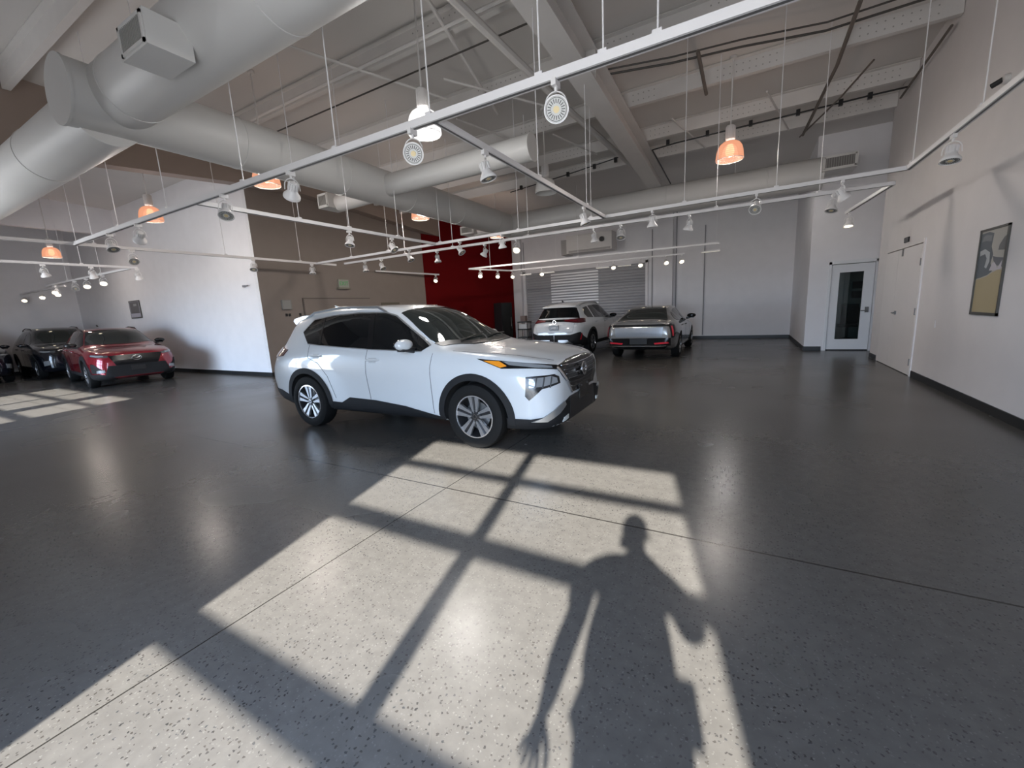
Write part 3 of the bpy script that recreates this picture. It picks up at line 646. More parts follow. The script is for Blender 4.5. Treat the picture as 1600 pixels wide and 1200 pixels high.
pp('print_light_patch', [(.03, .76), (.22, .78), (.42, .73), (.45, .62), (.36, .54), (.28, .56), (.33, .66), (.24, .72), (.05, .70)], (.42, .44, .45), 2)
pp('print_light_patch', [(.05, .87), (.2, .88), (.42, .86), (.42, .93), (.2, .95), (.08, .93)], (.20, .21, .22), 2)
pp('print_dark_band', [(.55, .68), (.7, .66), (.98, .64), (.98, .52), (.9, .55), (.75, .56), (.6, .62)], (.12, .125, .14), 2)
pp('print_light_patch', [(.48, .51), (.58, .60), (.66, .60), (.78, .53), (.92, .62), (.9, .52), (.7, .505)], (.50, .47, .50), 3)
pp('print_dark_area', [(.72, .74), (.98, .73), (.98, .90), (.88, .88), (.74, .80)], (.14, .14, .14), 2)
o = thing('security_camera', 'small white and black security camera high on the right wall', 'camera', (XR, 7.55, 3.86))
MB().lathe([(0, 0), (.055, 0), (.05, .05), (0, .06)], 20, Matrix.Rotation(-PI/2, 4, 'Y')).build('mount', STEEL, o)
MB().tube([(-.05, 0, 0), (-.12, .06, -.03)], .03, 12).build('body', BLKPL, o)
o = MB().span((XR-.008, 8.76, .90), (XR, 8.84, 1.02)).build('outlet_plate', mat('outlet_white', (.72, .69, .68), .4), None, False); tag(o, 'pale outlet plate on the right wall between double door and poster', 'outlet')
# small framed picture on the left wall
p = thing('framed_picture', 'small framed grey picture on the bright left wall above the red car', 'picture', (-19.6, 6.74, 2.24))
MB().span((-.45, -.02, -.32), (.45, 0, .32)).build('frame', FRMB, p, False); MB().span((-.41, -.024, -.28), (.41, -.02, .28)).build('print_sheet', mat('print_lilac', (.38, .37, .42), .5), p, False)
MB().span((-.36, -.026, -.14), (.38, -.024, .27)).build('print_dark_area', mat('print_grey', (.12, .115, .12), .5), p, False)
MB().span((-.05, -.028, .12), (.2, -.026, .2)).build('print_light_patch', mat('print_light', (.3, .3, .3), .5), p, False)
# taupe wall items
o = thing('control_panel', 'grey wall control panel on the taupe wall left of the flush door', 'panel', (XL, 7.45, 2.0))
MB().span((0, -.14, -.14), (.05, .14, .13)).build('cover', mat('panel_grey', (.25, .25, .24), .5), o, False); MB().span((.05, -.12, -.12), (.055, .11, .11)).build('door', mat('panel_face', (.30, .30, .29), .4), o, False)
for i, y in enumerate((7.42, 7.52, 7.85)): tag(MB().span((XL, y-.03, 1.66), (XL+.02, y+.03, 1.74)).build('wall_switch', BLKPL, None, False), 'small dark wall switch on the taupe wall, %s from the left' % RANKS[i], 'switch')
o = thing('exit_sign', 'green EXIT sign high on the taupe wall above the white SUV', 'sign', (XL+.02, 9.52, 2.62))
MB().span((-.02, -.2, -.1), (.03, .2, .16)).build('housing', mat('exit_housing', (.35, .37, .32), .5), o, False)
MB().span((-.02, -.26, -.15), (.06, .24, -.1)).build('battery_box', mat('exit_box', (.22, .21, .17), .5), o, False)
text_mesh('EXIT', .17, 'exit_lettering', mat('exit_green', (.05, .4, .12), .5, emit=(.1, .8, .2), es=.12), o, (.033, 0, .03), (PI/2, 0, PI/2))
d = MB().span((XL, 8.02, 0), (XL+.018, 10.55, 2.16)).build('door_5', WALLB, None, False); d['kind'] = 'structure'
MB().span((XL+.001, 8.0, 2.16), (XL+.03, 10.57, 2.19)).span((XL+.001, 7.98, 0), (XL+.03, 8.02, 2.19)).build('door_frame', mat('dark_taupe_reveal', (.13, .11, .10), .6), d, False)
o = MB().span((XL, 11.1, 1.84), (XL+.03, 12.0, 2.02)).build('wall_plaque', mat('olive_plaque', (.12, .105, .075), .5), None, False); tag(o, 'olive brown plaque on the taupe wall behind the SUV roof', 'sign')
o = thing('wall_camera', 'tiny grey device on the bright left wall near its right corner', 'device', (-12.3, 6.75, 2.55))
MB().span((-.05, -.05, -.03), (.05, 0, .03)).build('mount', GREYL, o, False); MB().tube([(.0, -.05, 0), (.25, -.07, 0)], .02, 8).build('body', GREYL, o)
# black cabinet and cart at the red wall
o = thing('display_cabinet', 'tall black cabinet standing at the right end of the red wall', 'cabinet', (-9.55, 16.35, 0), math.radians(-22))
MB().span((-.28, -.3, .05), (.28, .3, 1.85)).build('body', BLKPL, o, False); MB().span((.28, -.28, .08), (.30, .28, 1.82)).build('door', mat('black_gloss', (.008, .009, .009), .12), o, False)
MB().tube([(.31, .2, .8), (.31, .2, 1.2)], .01, 8).build('handle', BRUSH, o); MB().span((-.26, -.28, 0), (.27, .28, .05)).build('plinth', BLKPL, o, False)
o = thing('utility_cart', 'low black cart between the cabinet and the roller door', 'cart', (-8.72, 16.8, 0))
for z in (.25, .62, .95): MB().box((0, 0, z), (.5, .45, .05)).build('shelf', BLKPL, o, False)
for sx in (-1, 1):
    for sy in (-1, 1): MB().tube([(sx*.23, sy*.2, 0), (sx*.23, sy*.2, .97)], .015, 6).build('leg', BLKPL, o)
o = MB().span((-8.92, 16.65, .646), (-8.52, 16.95, .86)).build('storage_box', mat('white_carton', (.6, .6, .6), .5), None, False); tag(o, 'white box on the middle shelf of the black cart', 'box')
o = MB().span((-8.87, 16.7, .976), (-8.62, 16.9, 1.22)).build('storage_box', mat('brown_carton', (.2, .14, .12), .5), None, False); tag(o, 'brown box on top of the black cart', 'box')

# ------------------------------------------------------------------ cars
def lerpk(kn, x, smooth=True):
    kn = sorted(kn)
    if x <= kn[0][0]: return kn[0][1]
    if x >= kn[-1][0]: return kn[-1][1]
    n = len(kn); h = [kn[i+1][0]-kn[i][0] for i in range(n-1)]; d = [(kn[i+1][1]-kn[i][1])/h[i] for i in range(n-1)]
    ms = [d[0]]+[0 if d[i-1]*d[i] <= 0 else (h[i-1]+h[i])*3/((2*h[i]+h[i-1])/d[i-1]+(h[i]+2*h[i-1])/d[i]) for i in range(1, n-1)]+[d[-1]]
    for i in range(n-1):
        if x <= kn[i+1][0]:
            t = (x-kn[i][0])/h[i]
            return ((1+2*t)*(1-t)**2)*kn[i][1]+t*(1-t)**2*h[i]*ms[i]+t*t*(3-2*t)*kn[i+1][1]+t*t*(t-1)*h[i]*ms[i+1]
def catmull(P, sub):
    out = []; n = len(P)
    for i in range(n-1):
        p1, p2 = P[i], P[i+1]; p0 = P[i-1] if i > 0 else (-P[1][0], P[1][1]); p3 = P[i+2] if i+2 < n else (-P[n-2][0], P[n-2][1])
        for k in range(sub): out.append(tuple(cr(p0[j], p1[j], p2[j], p3[j], k/sub) for j in (0, 1)))
    out.append(P[-1]); return out
def cr(a, b, c, d, t, s=.42):
    m1 = s*(c-a); m2 = s*(d-b)
    return (2*t**3-3*t*t+1)*b+(t**3-2*t*t+t)*m1+(-2*t**3+3*t*t)*c+(t**3-t*t)*m2
class Car:
    def __init__(s, name, label, loc, rz, K, paint, xs, arch=((0, .36, .42), (-2.82, .36, .42)), group=None, under=None):
        s.root = thing(name, label, 'car', loc, rz, group); s.K = K
        x0, x1 = xs; N = 78; vs = []; fs = []; ring = None
        stations = []
        for i in range(N+1):
            t = i/N; t = t-.5*math.sin(2*PI*t)/(2*PI)*.9     # denser at both ends
            stations.append(x1+(x0-x1)*t)
        for x in stations:
            k = {q: lerpk(v, x) for q, v in K.items()}
            zmid = .5*(k['zb']+k['zm'])
            P = [(0, k['zb']), (k['ws']*.8, k['zb']), (k['ws'], k['zb']+.07), (.5*(k['ws']+k['wm'])+.012, zmid), (k['wm'], k['zm']), (k['wb'], k['zbt']), (k['wr'], k['zr']), (k['wr']*.62, k['zt']-.22*(k['zt']-k['zr'])), (0, k['zt'])]
            c = catmull(P, 5)
            full = [(y, z) for y, z in c]+[(-y, z) for y, z in c[-2:0:-1]]
            ring = len(full); vs += [(x, y, z) for y, z in full]
        for i in range(N):
            for j in range(ring): fs.append((i*ring+j, i*ring+(j+1) % ring, (i+1)*ring+(j+1) % ring, (i+1)*ring+j))
        fs.append(tuple(range(ring))); fs.append(tuple(N*ring+j for j in range(ring))[::-1])
        well = mat('wheel_well_black', (.012, .012, .012), .8)
        mb = MB(); mb.add(vs, fs); b = mb.build('body', [paint, well], None, True, 30)
        s.bvh = BVHTree.FromPolygons([v.co.copy() for v in b.data.vertices], [list(p.vertices) for p in b.data.polygons])
        tmp = []
        for (ax, az, ar) in arch:
            for sg in (-1, 1):
                cy = MB().lathe([(0, 0), (ar, 0), (ar, .50), (0, .50)], 40, Matrix.Translation((ax, sg*.58 if sg > 0 else -.58, az)) @ Matrix.Rotation(-PI/2*sg, 4, 'X')).build('cutter', [paint, well], None, False)
                cy.data.polygons.foreach_set('material_index', [1]*len(cy.data.polygons)); tmp.append(cy)
                md = b.modifiers.new('b', 'BOOLEAN'); md.operation = 'DIFFERENCE'; md.object = cy; md.solver = 'EXACT'; md.material_mode = 'INDEX'
        dg = bpy.context.evaluated_depsgraph_get(); me = bpy.data.meshes.new_from_object(b.evaluated_get(dg))
        b.modifiers.clear(); b.data = me; me.name = 'body'
        for t in tmp: bpy.data.objects.remove(t)
        me.polygons.foreach_set('use_smooth', [True]*len(me.polygons)); me.set_sharp_from_angle(angle=math.radians(32))
        b.parent = s.root; s.body = b
    def proj(s, pts, n):
        n = Vector(n).normalized(); r = Vector((0, 0, 1)).cross(n)
        r = Vector((0, 1, 0)) if r.length < 1e-4 else r.normalized()
        u = n.cross(r); return n, r, u
    def patch(s, name, pts, n, m, off=.004, thick=.008, parent=None, res=.05, far=6, smooth=True):
        n, r, u = s.proj(pts, n); P = [Vector(p) for p in pts]
        ab = [(p.dot(r), p.dot(u)) for p in P]
        bm = bmesh.new(); vv = [bm.verts.new((a, b, 0)) for a, b in ab]
        try: bm.faces.new(vv)
        except ValueError: bm.free(); return None
        bmesh.ops.triangulate(bm, faces=bm.faces[:])
        a0, a1 = min(a for a, b in ab), max(a for a, b in ab); b0, b1 = min(b for a, b in ab), max(b for a, b in ab)
        for ax, lo, hi in ((0, a0, a1), (1, b0, b1)):
            k = math.ceil((lo+1e-4)/res)
            while k*res < hi-1e-4:
                co = [0, 0, 0]; co[ax] = k*res; no = [0, 0, 0]; no[ax] = 1
                bmesh.ops.bisect_plane(bm, geom=bm.verts[:]+bm.edges[:]+bm.faces[:], plane_co=co, plane_no=no, dist=1e-5); k += 1
        bmesh.ops.remove_doubles(bm, verts=bm.verts[:], dist=1e-4)
        depth = {}; kill = []; inn = {}
        for v in bm.verts:
            o = r*v.co.x+u*v.co.y+n*far
            h = s.bvh.ray_cast(o, -n)
            if h[0] is None: kill.append(v); continue
            nn = h[1] if h[1].dot(n) > 0 else -h[1]
            v.co = h[0]+n*off*.5+nn*off*.5; inn[v] = n
        if kill: bmesh.ops.delete(bm, geom=kill, context='VERTS')
        if not bm.faces: bm.free(); return None
        # skirt towards the body gives the panel its thickness
        ext = bmesh.ops.extrude_edge_only(bm, edges=[e for e in bm.edges if e.is_boundary])
        for g in ext['geom']:
            if isinstance(g, bmesh.types.BMVert): g.co -= n*thick
        bmesh.ops.recalc_face_normals(bm, faces=bm.faces[:])
        f0 = max(bm.faces, key=lambda f: f.calc_area())
        if f0.normal.dot(n) < 0: bmesh.ops.reverse_faces(bm, faces=bm.faces[:])
        me = bpy.data.meshes.new(name); bm.to_mesh(me); bm.free(); me.materials.append(m)
        if smooth: me.polygons.foreach_set('use_smooth', [True]*len(me.polygons)); me.set_sharp_from_angle(angle=math.radians(40))
        o = bpy.data.objects.new(name, me); COL.objects.link(o); o.parent = parent or s.root; return o
    def line(s, name, pts, n, m, w=.006, off=.002, thick=.003, parent=None, close=False):
        nn, r, u = s.proj(pts, n); P = [Vector(p) for p in pts]; A = []; B = []
        for i, p in enumerate(P):
            t = (P[min(i+1, len(P)-1)]-P[max(i-1, 0)]); t = t-nn*t.dot(nn)
            q = nn.cross(t).normalized()*w/2; A.append(p+q); B.append(p-q)
        return s.patch(name, A+B[::-1], n, m, off, thick, parent, .06)
    def both(s, f):
        return [f(1), f(-1)]
    def hit(s, p, n):
        n = Vector(n).normalized(); h = s.bvh.ray_cast(Vector(p)+n*6, -n); return h[0] if h[0] else Vector(p)
def wheel(car, x, z, side, R, W, rim, style, bright, yo):
    """side -1: outer face towards -y"""
    T = Matrix.Translation((x, side*yo, z)) @ Matrix.Rotation(PI/2 if side < 0 else -PI/2, 4, 'X')   # local +z outward
    tire = mat('tyre_rubber', (.007, .007, .007), .75, spec=.2, bump=.2, bscale=90)
    prof = [(rim-.02, -W), (R-.05, -W), (R-.012, -W+.02), (R, -W+.05), (R, -.05), (R-.012, -.018), (R-.05, -.002), (rim+.03, .002), (rim+.01, -.004), (rim, -.012), (rim-.012, -.03), (rim-.02, -W)]
    t = MB().lathe(prof, 56, T, cap=False)
    for k in range(4): t.lathe([(R+.001, -.06-k*.04), (R+.001, -.065-k*.04)], 56, T, cap=False)
    t = t.build('wheel', tire, car.root, True, 40)
    dark = mat('rim_dark', (.03, .03, .032), .3, metal=.3)
    rm = MB().lathe([(rim-.002, -.012), (rim-.014, -.018), (rim-.025, -.06), (rim-.03, -.18), (.06, -.19), (0, -.19)], 48, T, cap=False).build('rim_barrel', dark, t)
    brk = MB().lathe([(.0, -.12), (.155, -.12), (.155, -.10), (0, -.10)], 36, T).build('brake_disc', mat('brake_disc_grey', (.16, .16, .16), .4, metal=.6), t)
    sp = MB(); dk = MB()
    lip = MB().lathe([(rim-.004, -.010), (rim-.016, -.008), (rim-.018, -.02)], 56, T, cap=False).build('rim_lip', bright, t)
    if style == 'double':
        for k in range(5):
            a0 = 2*PI*k/5+PI/2
            for sgn in (-1, 1):
                Rm = Matrix.Rotation(a0, 4, 'Z')
                q = [(.045, sgn*.012), (rim-.012, sgn*.018), (rim-.012, sgn*.075), (rim*.6, sgn*.052), (.06, sgn*.036)]
                sp.prism(q, lambda a, b, d: T @ (Rm @ Vector((a, b, d-.02*(1-a/rim)))), -.05, -.016)
            q = [(.05, -.012), (rim-.015, -.02), (rim-.015, .02), (.05, .012)]
            dk.prism(q, lambda a, b, d: T @ (Rm @ Vector((a, b, d-.02*(1-a/rim)))), -.06, -.034)
    else:
        for k in range(style):
            Rm = Matrix.Rotation(2*PI*k/style+PI/2, 4, 'Z')
            q = [(.04, -.018), (rim-.012, -.028), (rim-.012, .028), (.04, .018)]
            sp.prism(q, lambda a, b, d: T @ (Rm @ Vector((a, b, d-.02*(1-a/rim)))), -.05, -.018)
        dk.lathe([(0, -.08), (.05, -.08), (.05, -.05), (0, -.05)], 20, T)
    sp.build('spokes', bright, t, False)
    dk.build('spoke_inserts', dark, t, False)
    hb = MB().lathe([(0, -.06), (.062, -.06), (.066, -.035), (.03, -.026), (0, -.024)], 28, T).build('wheel_hub', dark, t)
    MB().lathe([(.018, -.026), (.028, -.0255), (.028, -.0235), (.018, -.0235)], 24, T, cap=False).build('hub_badge', CHROME, t)
    nb = MB()
    for k in range(5):
        a = 2*PI*k/5+.6; nb.lathe([(0, -.045), (.008, -.045), (.008, -.028), (0, -.028)], 8, T @ Matrix.Translation((.045*math.cos(a), .045*math.sin(a), 0)))
    nb.build('lug_nuts', BRUSH, t)
    return t
def ellipsoid(mb, c, d, n=20, mi=0, zmin=-1):
    prof = []
    for i in range(13):
        a = -PI/2+PI*i/12; prof.append((max(1e-4, math.cos(a)), math.sin(a)))
    T = Matrix.Translation(c) @ Matrix.Diagonal((*d, 1)); return mb.lathe(prof, n, T, mi)
GLASS = mat('tinted_glass', (.004, .005, .006), .03, spec=.45)
WGLASS = mat('windshield_glass', (.016, .020, .019), .04, spec=.6)
BLKTR = mat('textured_black_cladding', (.013, .0135, .015), .65, spec=.25)
BLKGL = mat('piano_black_trim', (.006, .006, .007), .18)
LENSC = mat('clear_lamp_lens', (.20, .21, .22), .08, coat=1)
LAMPD = mat('lamp_dark_interior', (.05, .055, .06), .12, coat=1)
AMBER = mat('amber_lens', (.85, .30, .02), .15, coat=.6)
REDL = mat('red_lamp_lens', (.08, .004, .008), .15, coat=1)
REDR = mat('red_reflector', (.65, .02, .04), .2, coat=1)
SEAM = mat('panel_gap', (.05, .05, .055), .7)
ALLOY = mat('machined_alloy', (.62, .62, .63), .22, metal=.8)
SATIN = mat('satin_silver', (.42, .43, .44), .3, metal=.8)
WPAINT = mat('pearl_white_paint', (.62, .64, .655), .28, coat=1)
def arcs(ax, az, r0, r1, y, a0=-12, a1=192, n=26):
    A = [(ax+r1*math.cos(math.radians(a0+(a1-a0)*k/n)), y, az+r1*math.sin(math.radians(a0+(a1-a0)*k/n))) for k in range(n+1)]
    B = [(ax+r0*math.cos(math.radians(a0+(a1-a0)*k/n)), y, az+r0*math.sin(math.radians(a0+(a1-a0)*k/n))) for k in range(n+1)]
    return A+B[::-1]
def side_mirror(car, p, sg, cap, black=BLKPL, w=.13):
    x, y, z = p; mb = MB(); ellipsoid(mb, (x, sg*(y+.08), z+.04), (.075, w, .066)); mb = mb.build('side_mirror', cap, car.root)
    k = MB(); k.box((x, sg*(y+.04), z-.02), (.09, .22, .03)).tube([(x+.03, sg*(y-.07), z-.05), (x-.0, sg*(y+.05), z-.02)], .025, 8); k.build('mirror_base', black, mb, False)
    g = MB(); ellipsoid(g, (x-.045, sg*(y+.08), z+.045), (.04, w*.88, .062)); g.build('mirror_glass', GLASS, mb)
def handle(car, x, z, sg, m):
    h = car.hit((x, sg*.9, z), (0, sg, 0)); y = h.y
    t = MB().tube([(x-.11, y-sg*.01, z), (x-.09, y+sg*.025, z+.003), (x+.07, y+sg*.028, z+.005), (x+.10, y-sg*.01, z+.003)], .013, 8).build('door_handle', m, car.root)
    car.patch('handle_cup', [(x-.07+.0, sg*.9, z-.035), (x+.05, sg*.9, z-.035), (x+.06, sg*.9, z+.03), (x-.08, sg*.9, z+.03)], (0, sg, 0), SEAM if m is BLKPL else mat('handle_recess', (.45, .46, .47), .4), .0015, .002, t)

SUVK = dict(
 zt=[(.93,.74),(.90,.90),(.82,.965),(.55,1.035),(.2,1.085),(-.22,1.13),(-.42,1.22),(-1.10,1.585),(-1.45,1.65),(-2.1,1.672),(-2.9,1.645),(-3.2,1.61),(-3.36,1.575),(-3.46,1.45),(-3.70,1.15),(-3.82,.97),(-3.87,.70)],
 zr=[(.93,.73),(.90,.88),(.82,.94),(.55,1.01),(.2,1.06),(-.3,1.105),(-.62,1.20),(-1.28,1.53),(-1.6,1.585),(-2.2,1.60),(-2.9,1.575),(-3.2,1.53),(-3.34,1.48),(-3.48,1.32),(-3.70,1.08),(-3.82,.93),(-3.87,.69)],
 wr=[(.93,.40),(.88,.50),(.5,.58),(0,.62),(-.45,.70),(-.8,.665),(-1.28,.60),(-2.2,.61),(-3.3,.56),(-3.6,.56),(-3.8,.60),(-3.87,.5)],
 zbt=[(.93,.70),(.88,.84),(.75,.93),(.4,1.0),(0,1.04),(-.5,1.07),(-1.5,1.10),(-2.6,1.155),(-3.3,1.15),(-3.5,1.09),(-3.8,.93),(-3.87,.66)],
 wb=[(.93,.52),(.88,.64),(.7,.74),(.4,.80),(0,.835),(-.6,.85),(-2,.855),(-3,.83),(-3.5,.765),(-3.75,.70),(-3.87,.58)],
 wm=[(.93,.60),(.88,.72),(.78,.80),(.6,.865),(.35,.90),(0,.915),(-1,.91),(-2,.91),(-2.9,.918),(-3.3,.90),(-3.6,.85),(-3.8,.75),(-3.87,.62)],
 zm=[(.93,.55),(.8,.66),(.4,.80),(0,.85),(-1,.87),(-2.8,.92),(-3.5,.90),(-3.87,.62)],
 ws=[(.93,.58),(.88,.69),(.78,.76),(.6,.82),(.3,.86),(0,.87),(-2.8,.875),(-3.4,.84),(-3.75,.74),(-3.87,.62)],
 zb=[(.93,.30),(.8,.24),(.5,.22),(-.5,.25),(-2.2,.25),(-3.2,.26),(-3.7,.33),(-3.87,.42)])
def modK(K, sx_front=1, sx_rear=1, dz=None, sy=1, sz=1, wb=2.82):
    out = {}
    for k, v in K.items():
        L = []
        for x, q in v:
            q = q*(sz if k[0] == 'z' else sy); L.append((x, q))
        out[k] = L
    return out
def suv_common(c, glass_pts, rails=True, mirror_cap=None, rail_mat=None, clad=BLKTR, div=True):
    S = lambda sg: (0, sg, 0)
    for sg in (1, -1):
        g = c.patch('side_windows', [(x, sg*.8, z) for x, z in glass_pts], (0, sg, .25), GLASS, .006, .01)
        for ax in (0, -2.82): c.patch('wheel_arch_cladding', arcs(ax, .36, .415, .495, sg*.9), S(sg), clad, .016, .03)

# ---- the white SUV in front (faces +x)
c = Car('suv', 'shiny white SUV alone mid floor with its front wheel at the sun patch', (-2.56, 4.52, 0), math.radians(.6), SUVK, WPAINT, (.93, -3.87))
ROG = [(-3.0,1.34),(-2.83,1.505),(-2.4,1.545),(-1.9,1.56),(-1.45,1.545),(-1.28,1.50),(-.64,1.135),(-.72,1.085),(-1.55,1.11),(-2.52,1.165),(-2.8,1.185)]
for sg in (1, -1):
    g = c.patch('side_windows', [(x, sg*.8, z) for x, z in ROG], (0, sg, .0), GLASS, .006, .01)
    c.patch('window_pillar', [(-1.60, sg*.8, 1.105), (-1.50, sg*.8, 1.105), (-1.62, sg*.8, 1.56), (-1.70, sg*.8, 1.56)], (0, sg, 0), BLKGL, .009, .01, g)
    c.patch('window_pillar', [(-2.535, sg*.8, 1.16), (-2.50, sg*.8, 1.16), (-2.57, sg*.8, 1.535), (-2.60, sg*.8, 1.535)], (0, sg, 0), BLKGL, .009, .01, g)
    c.line('window_trim', [(-3.0,sg*.8,1.345),(-2.83,sg*.8,1.512),(-2.4,sg*.8,1.552),(-1.9,sg*.8,1.567),(-1.45,sg*.8,1.552),(-1.27,sg*.8,1.507),(-.63,sg*.8,1.14)], (0, sg, 0), SATIN, .014, .010, .012, g)
    c.line('window_trim', [(-2.8,sg*.8,1.18),(-2.52,sg*.8,1.16),(-1.55,sg*.8,1.105),(-.72,sg*.8,1.08)], (0, sg, 0), SATIN, .010, .010, .012, g)
    for ax in (0, -2.82):
        c.patch('wheel_arch_cladding', arcs(ax, .36, .415, .49, sg*.9, -8, 188), (0, sg, 0), BLKTR, .014, .03)
    c.patch('sill_cladding', [(-2.32,sg*.9,.40),(-2.14,sg*.9,.395),(-1.97,sg*.9,.475),(-1.5,sg*.9,.465),(-1.0,sg*.9,.42),(-.50,sg*.9,.33),(-.42,sg*.9,.26),(-2.40,sg*.9,.26)], (0, sg, 0), BLKTR, .014, .03)
    c.line('door_gap', [(-.55,sg*.9,1.06),(-.57,sg*.9,.9),(-.57,sg*.9,.36)], (0, sg, 0), SEAM)
    c.line('door_gap', [(-1.60,sg*.9,1.10),(-1.61,sg*.9,.8),(-1.58,sg*.9,.47)], (0, sg, 0), SEAM)
    c.line('door_gap', [(-2.75,sg*.9,1.17),(-2.74,sg*.9,1.0),(-2.52,sg*.9,.92),(-2.36,sg*.9,.75),(-2.25,sg*.9,.45)], (0, sg, 0), SEAM)
    handle(c, -1.48, .975, sg, WPAINT); handle(c, -2.55, 1.02, sg, WPAINT)
    # headlamps
    lam = c.patch('daytime_lamp', [(.05,sg*.86,1.005),(.36,sg*.88,.905),(.45,sg*.86,.935),(.70,sg*.78,.90),(.86,sg*.58,.865),(.86,sg*.56,.91),(.62,sg*.78,.955)], (.35, sg*.9, .15), BLKGL, .006, .012)
    c.patch('amber_reflector', [(.14,sg*.87,.985),(.35,sg*.88,.915),(.42,sg*.86,.93),(.33,sg*.86,.98)], (.35, sg*.9, .15), AMBER, .012, .01, lam)
    c.patch('lamp_lens', [(.36,sg*.86,.982),(.44,sg*.85,.94),(.70,sg*.76,.905),(.83,sg*.62,.885),(.82,sg*.62,.905),(.62,sg*.79,.953)], (.35, sg*.9, .15), LENSC, .012, .01, lam)
    hl = c.patch('headlamp', [(.62,sg*.84,.82),(.60,sg*.84,.62),(.64,sg*.83,.575),(.76,sg*.77,.69),(.90,sg*.60,.73),(.90,sg*.62,.80),(.86,sg*.66,.83)], (.6, sg*.8, 0), BLKGL, .004, .012)
    c.patch('lamp_lens', [(.65,sg*.83,.80),(.64,sg*.83,.71),(.76,sg*.77,.715),(.88,sg*.63,.745),(.885,sg*.65,.79),(.84,sg*.70,.815)], (.6, sg*.8, 0), LENSC, .012, .01, hl)
    for k in range(3): c.line('lamp_divider', [(.70+.06*k,sg*(.81-.05*k),.70),(.72+.06*k,sg*(.79-.05*k),.81)], (.6, sg*.8, 0), LAMPD, .014, .016, .006, hl)
    # bumper corner cladding and silver lip
    c.patch('bumper_cladding', [(.40,sg*.88,.375),(.66,sg*.83,.37),(.80,sg*.72,.40),(.90,sg*.52,.52),(.92,sg*.40,.55),(.92,sg*.36,.26),(.6,sg*.80,.20),(.40,sg*.86,.20)], (.6, sg*.8, 0), BLKTR, .010, .03)
    c.patch('silver_lip', [(.66,sg*.83,.345),(.76,sg*.78,.385),(.86,sg*.62,.50),(.90,sg*.54,.535),(.90,sg*.5,.49),(.86,sg*.60,.42),(.78,sg*.72,.345)], (.6, sg*.8, 0), SATIN, .024, .02)
    c.patch('fog_lip', [(.86,sg*.56,.31),(.90,sg*.46,.33),(.90,sg*.46,.37),(.87,sg*.55,.36)], (.8, sg*.6, 0), mat('pale_lens', (.7,.72,.70), .2), .02, .02)
    # tail lamps, rear bumper
    c.patch('tail_lamp', [(-3.30,sg*.9,1.10),(-3.36,sg*.88,1.01),(-3.62,sg*.8,.985),(-3.80,sg*.6,1.0),(-3.82,sg*.55,1.09),(-3.6,sg*.78,1.14)], (-.6, sg*.8, 0), REDL, .012, .02)
    c.patch('rear_bumper_cladding', [(-3.25,sg*.9,.42),(-3.5,sg*.85,.50),(-3.8,sg*.5,.52),(-3.85,sg*.2,.52),(-3.85,sg*.2,.30),(-3.4,sg*.85,.22),(-3.2,sg*.9,.22)], (-.6, sg*.8, 0), BLKTR, .010, .03)
    side_mirror(c, (-.86, .90, 1.13), sg, WPAINT)
    c.patch('rear_pillar_trim', [(-3.37,sg*.60,1.49),(-3.47,sg*.56,1.44),(-3.72,sg*.66,1.16),(-3.58,sg*.76,1.16)], (-.5, sg*.85, .1), GLASS, .006, .01)
    c.line('hood_gap', [(-.30,sg*.80,1.07),(0,sg*.77,1.055),(.35,sg*.70,1.02),(.62,sg*.62,.985),(.80,sg*.5,.93)], (0, sg*.3, 1), SEAM, .007)
    rp = [c.hit((x, sg*yy, 1.5), (0, 0, 1))+Vector((0, 0, dz)) for x, yy, dz in ((-1.45, .60, -.01), (-1.6, .60, .04), (-2.3, .60, .05), (-2.9, .58, .04), (-3.1, .57, -.01))]; MB().tube(rp, .017, 8).build('roof_rail', SATIN, c.root)
ws = c.patch('windshield', [(-.30,0,1.13),(-.36,.4,1.12),(-.64,.735,1.10),(-1.22,.575,1.545),(-1.17,.3,1.59),(-1.13,0,1.60),(-1.17,-.3,1.59),(-1.22,-.575,1.545),(-.64,-.735,1.10),(-.36,-.4,1.12)], (1, 0, 1), WGLASS, .005, .01)
c.patch('cowl', [(-.18,0,1.12),(-.25,.45,1.10),(-.50,.75,1.08),(-.62,.745,1.10),(-.36,.42,1.12),(-.31,0,1.13),(-.36,-.42,1.12),(-.62,-.745,1.10),(-.50,-.75,1.08),(-.25,-.45,1.10)], (.3, 0, 1), BLKPL, .007, .01)
for y0_, y1_ in ((-.55, .0), (.05, .6)):
    a = c.hit((-.35, y0_, 1.2), (1, 0, 1)); b = c.hit((-.42, y1_, 1.2), (1, 0, 1)); MB().tube([a+Vector((.02, 0, .02)), b+Vector((.02, 0, .03))], .008, 6).build('wiper', BLKPL, ws)
c.patch('rear_glass', [(-3.60,-.55,1.50),(-3.60,.55,1.50),(-3.78,.62,1.16),(-3.78,-.62,1.16)], (-1, 0, .3), GLASS, .006, .01)
MB().prism([(-2.9,1.61),(-3.2,1.60),(-3.40,1.565),(-3.43,1.53),(-3.36,1.46),(-3.0,1.52)], lambda a, b, d: (a, d, b-abs(d)*.05), -.57, .57).build('roof_spoiler', WPAINT, c.root, False)
gr = c.patch('grille', [(.88,.62,.90),(.90,.3,.945),(.92,0,.955),(.90,-.3,.945),(.88,-.62,.90),(.88,-.56,.80),(.90,-.36,.58),(.92,0,.57),(.90,.36,.58),(.88,.56,.80)], (1, 0, .1), BLKGL, .006, .02)
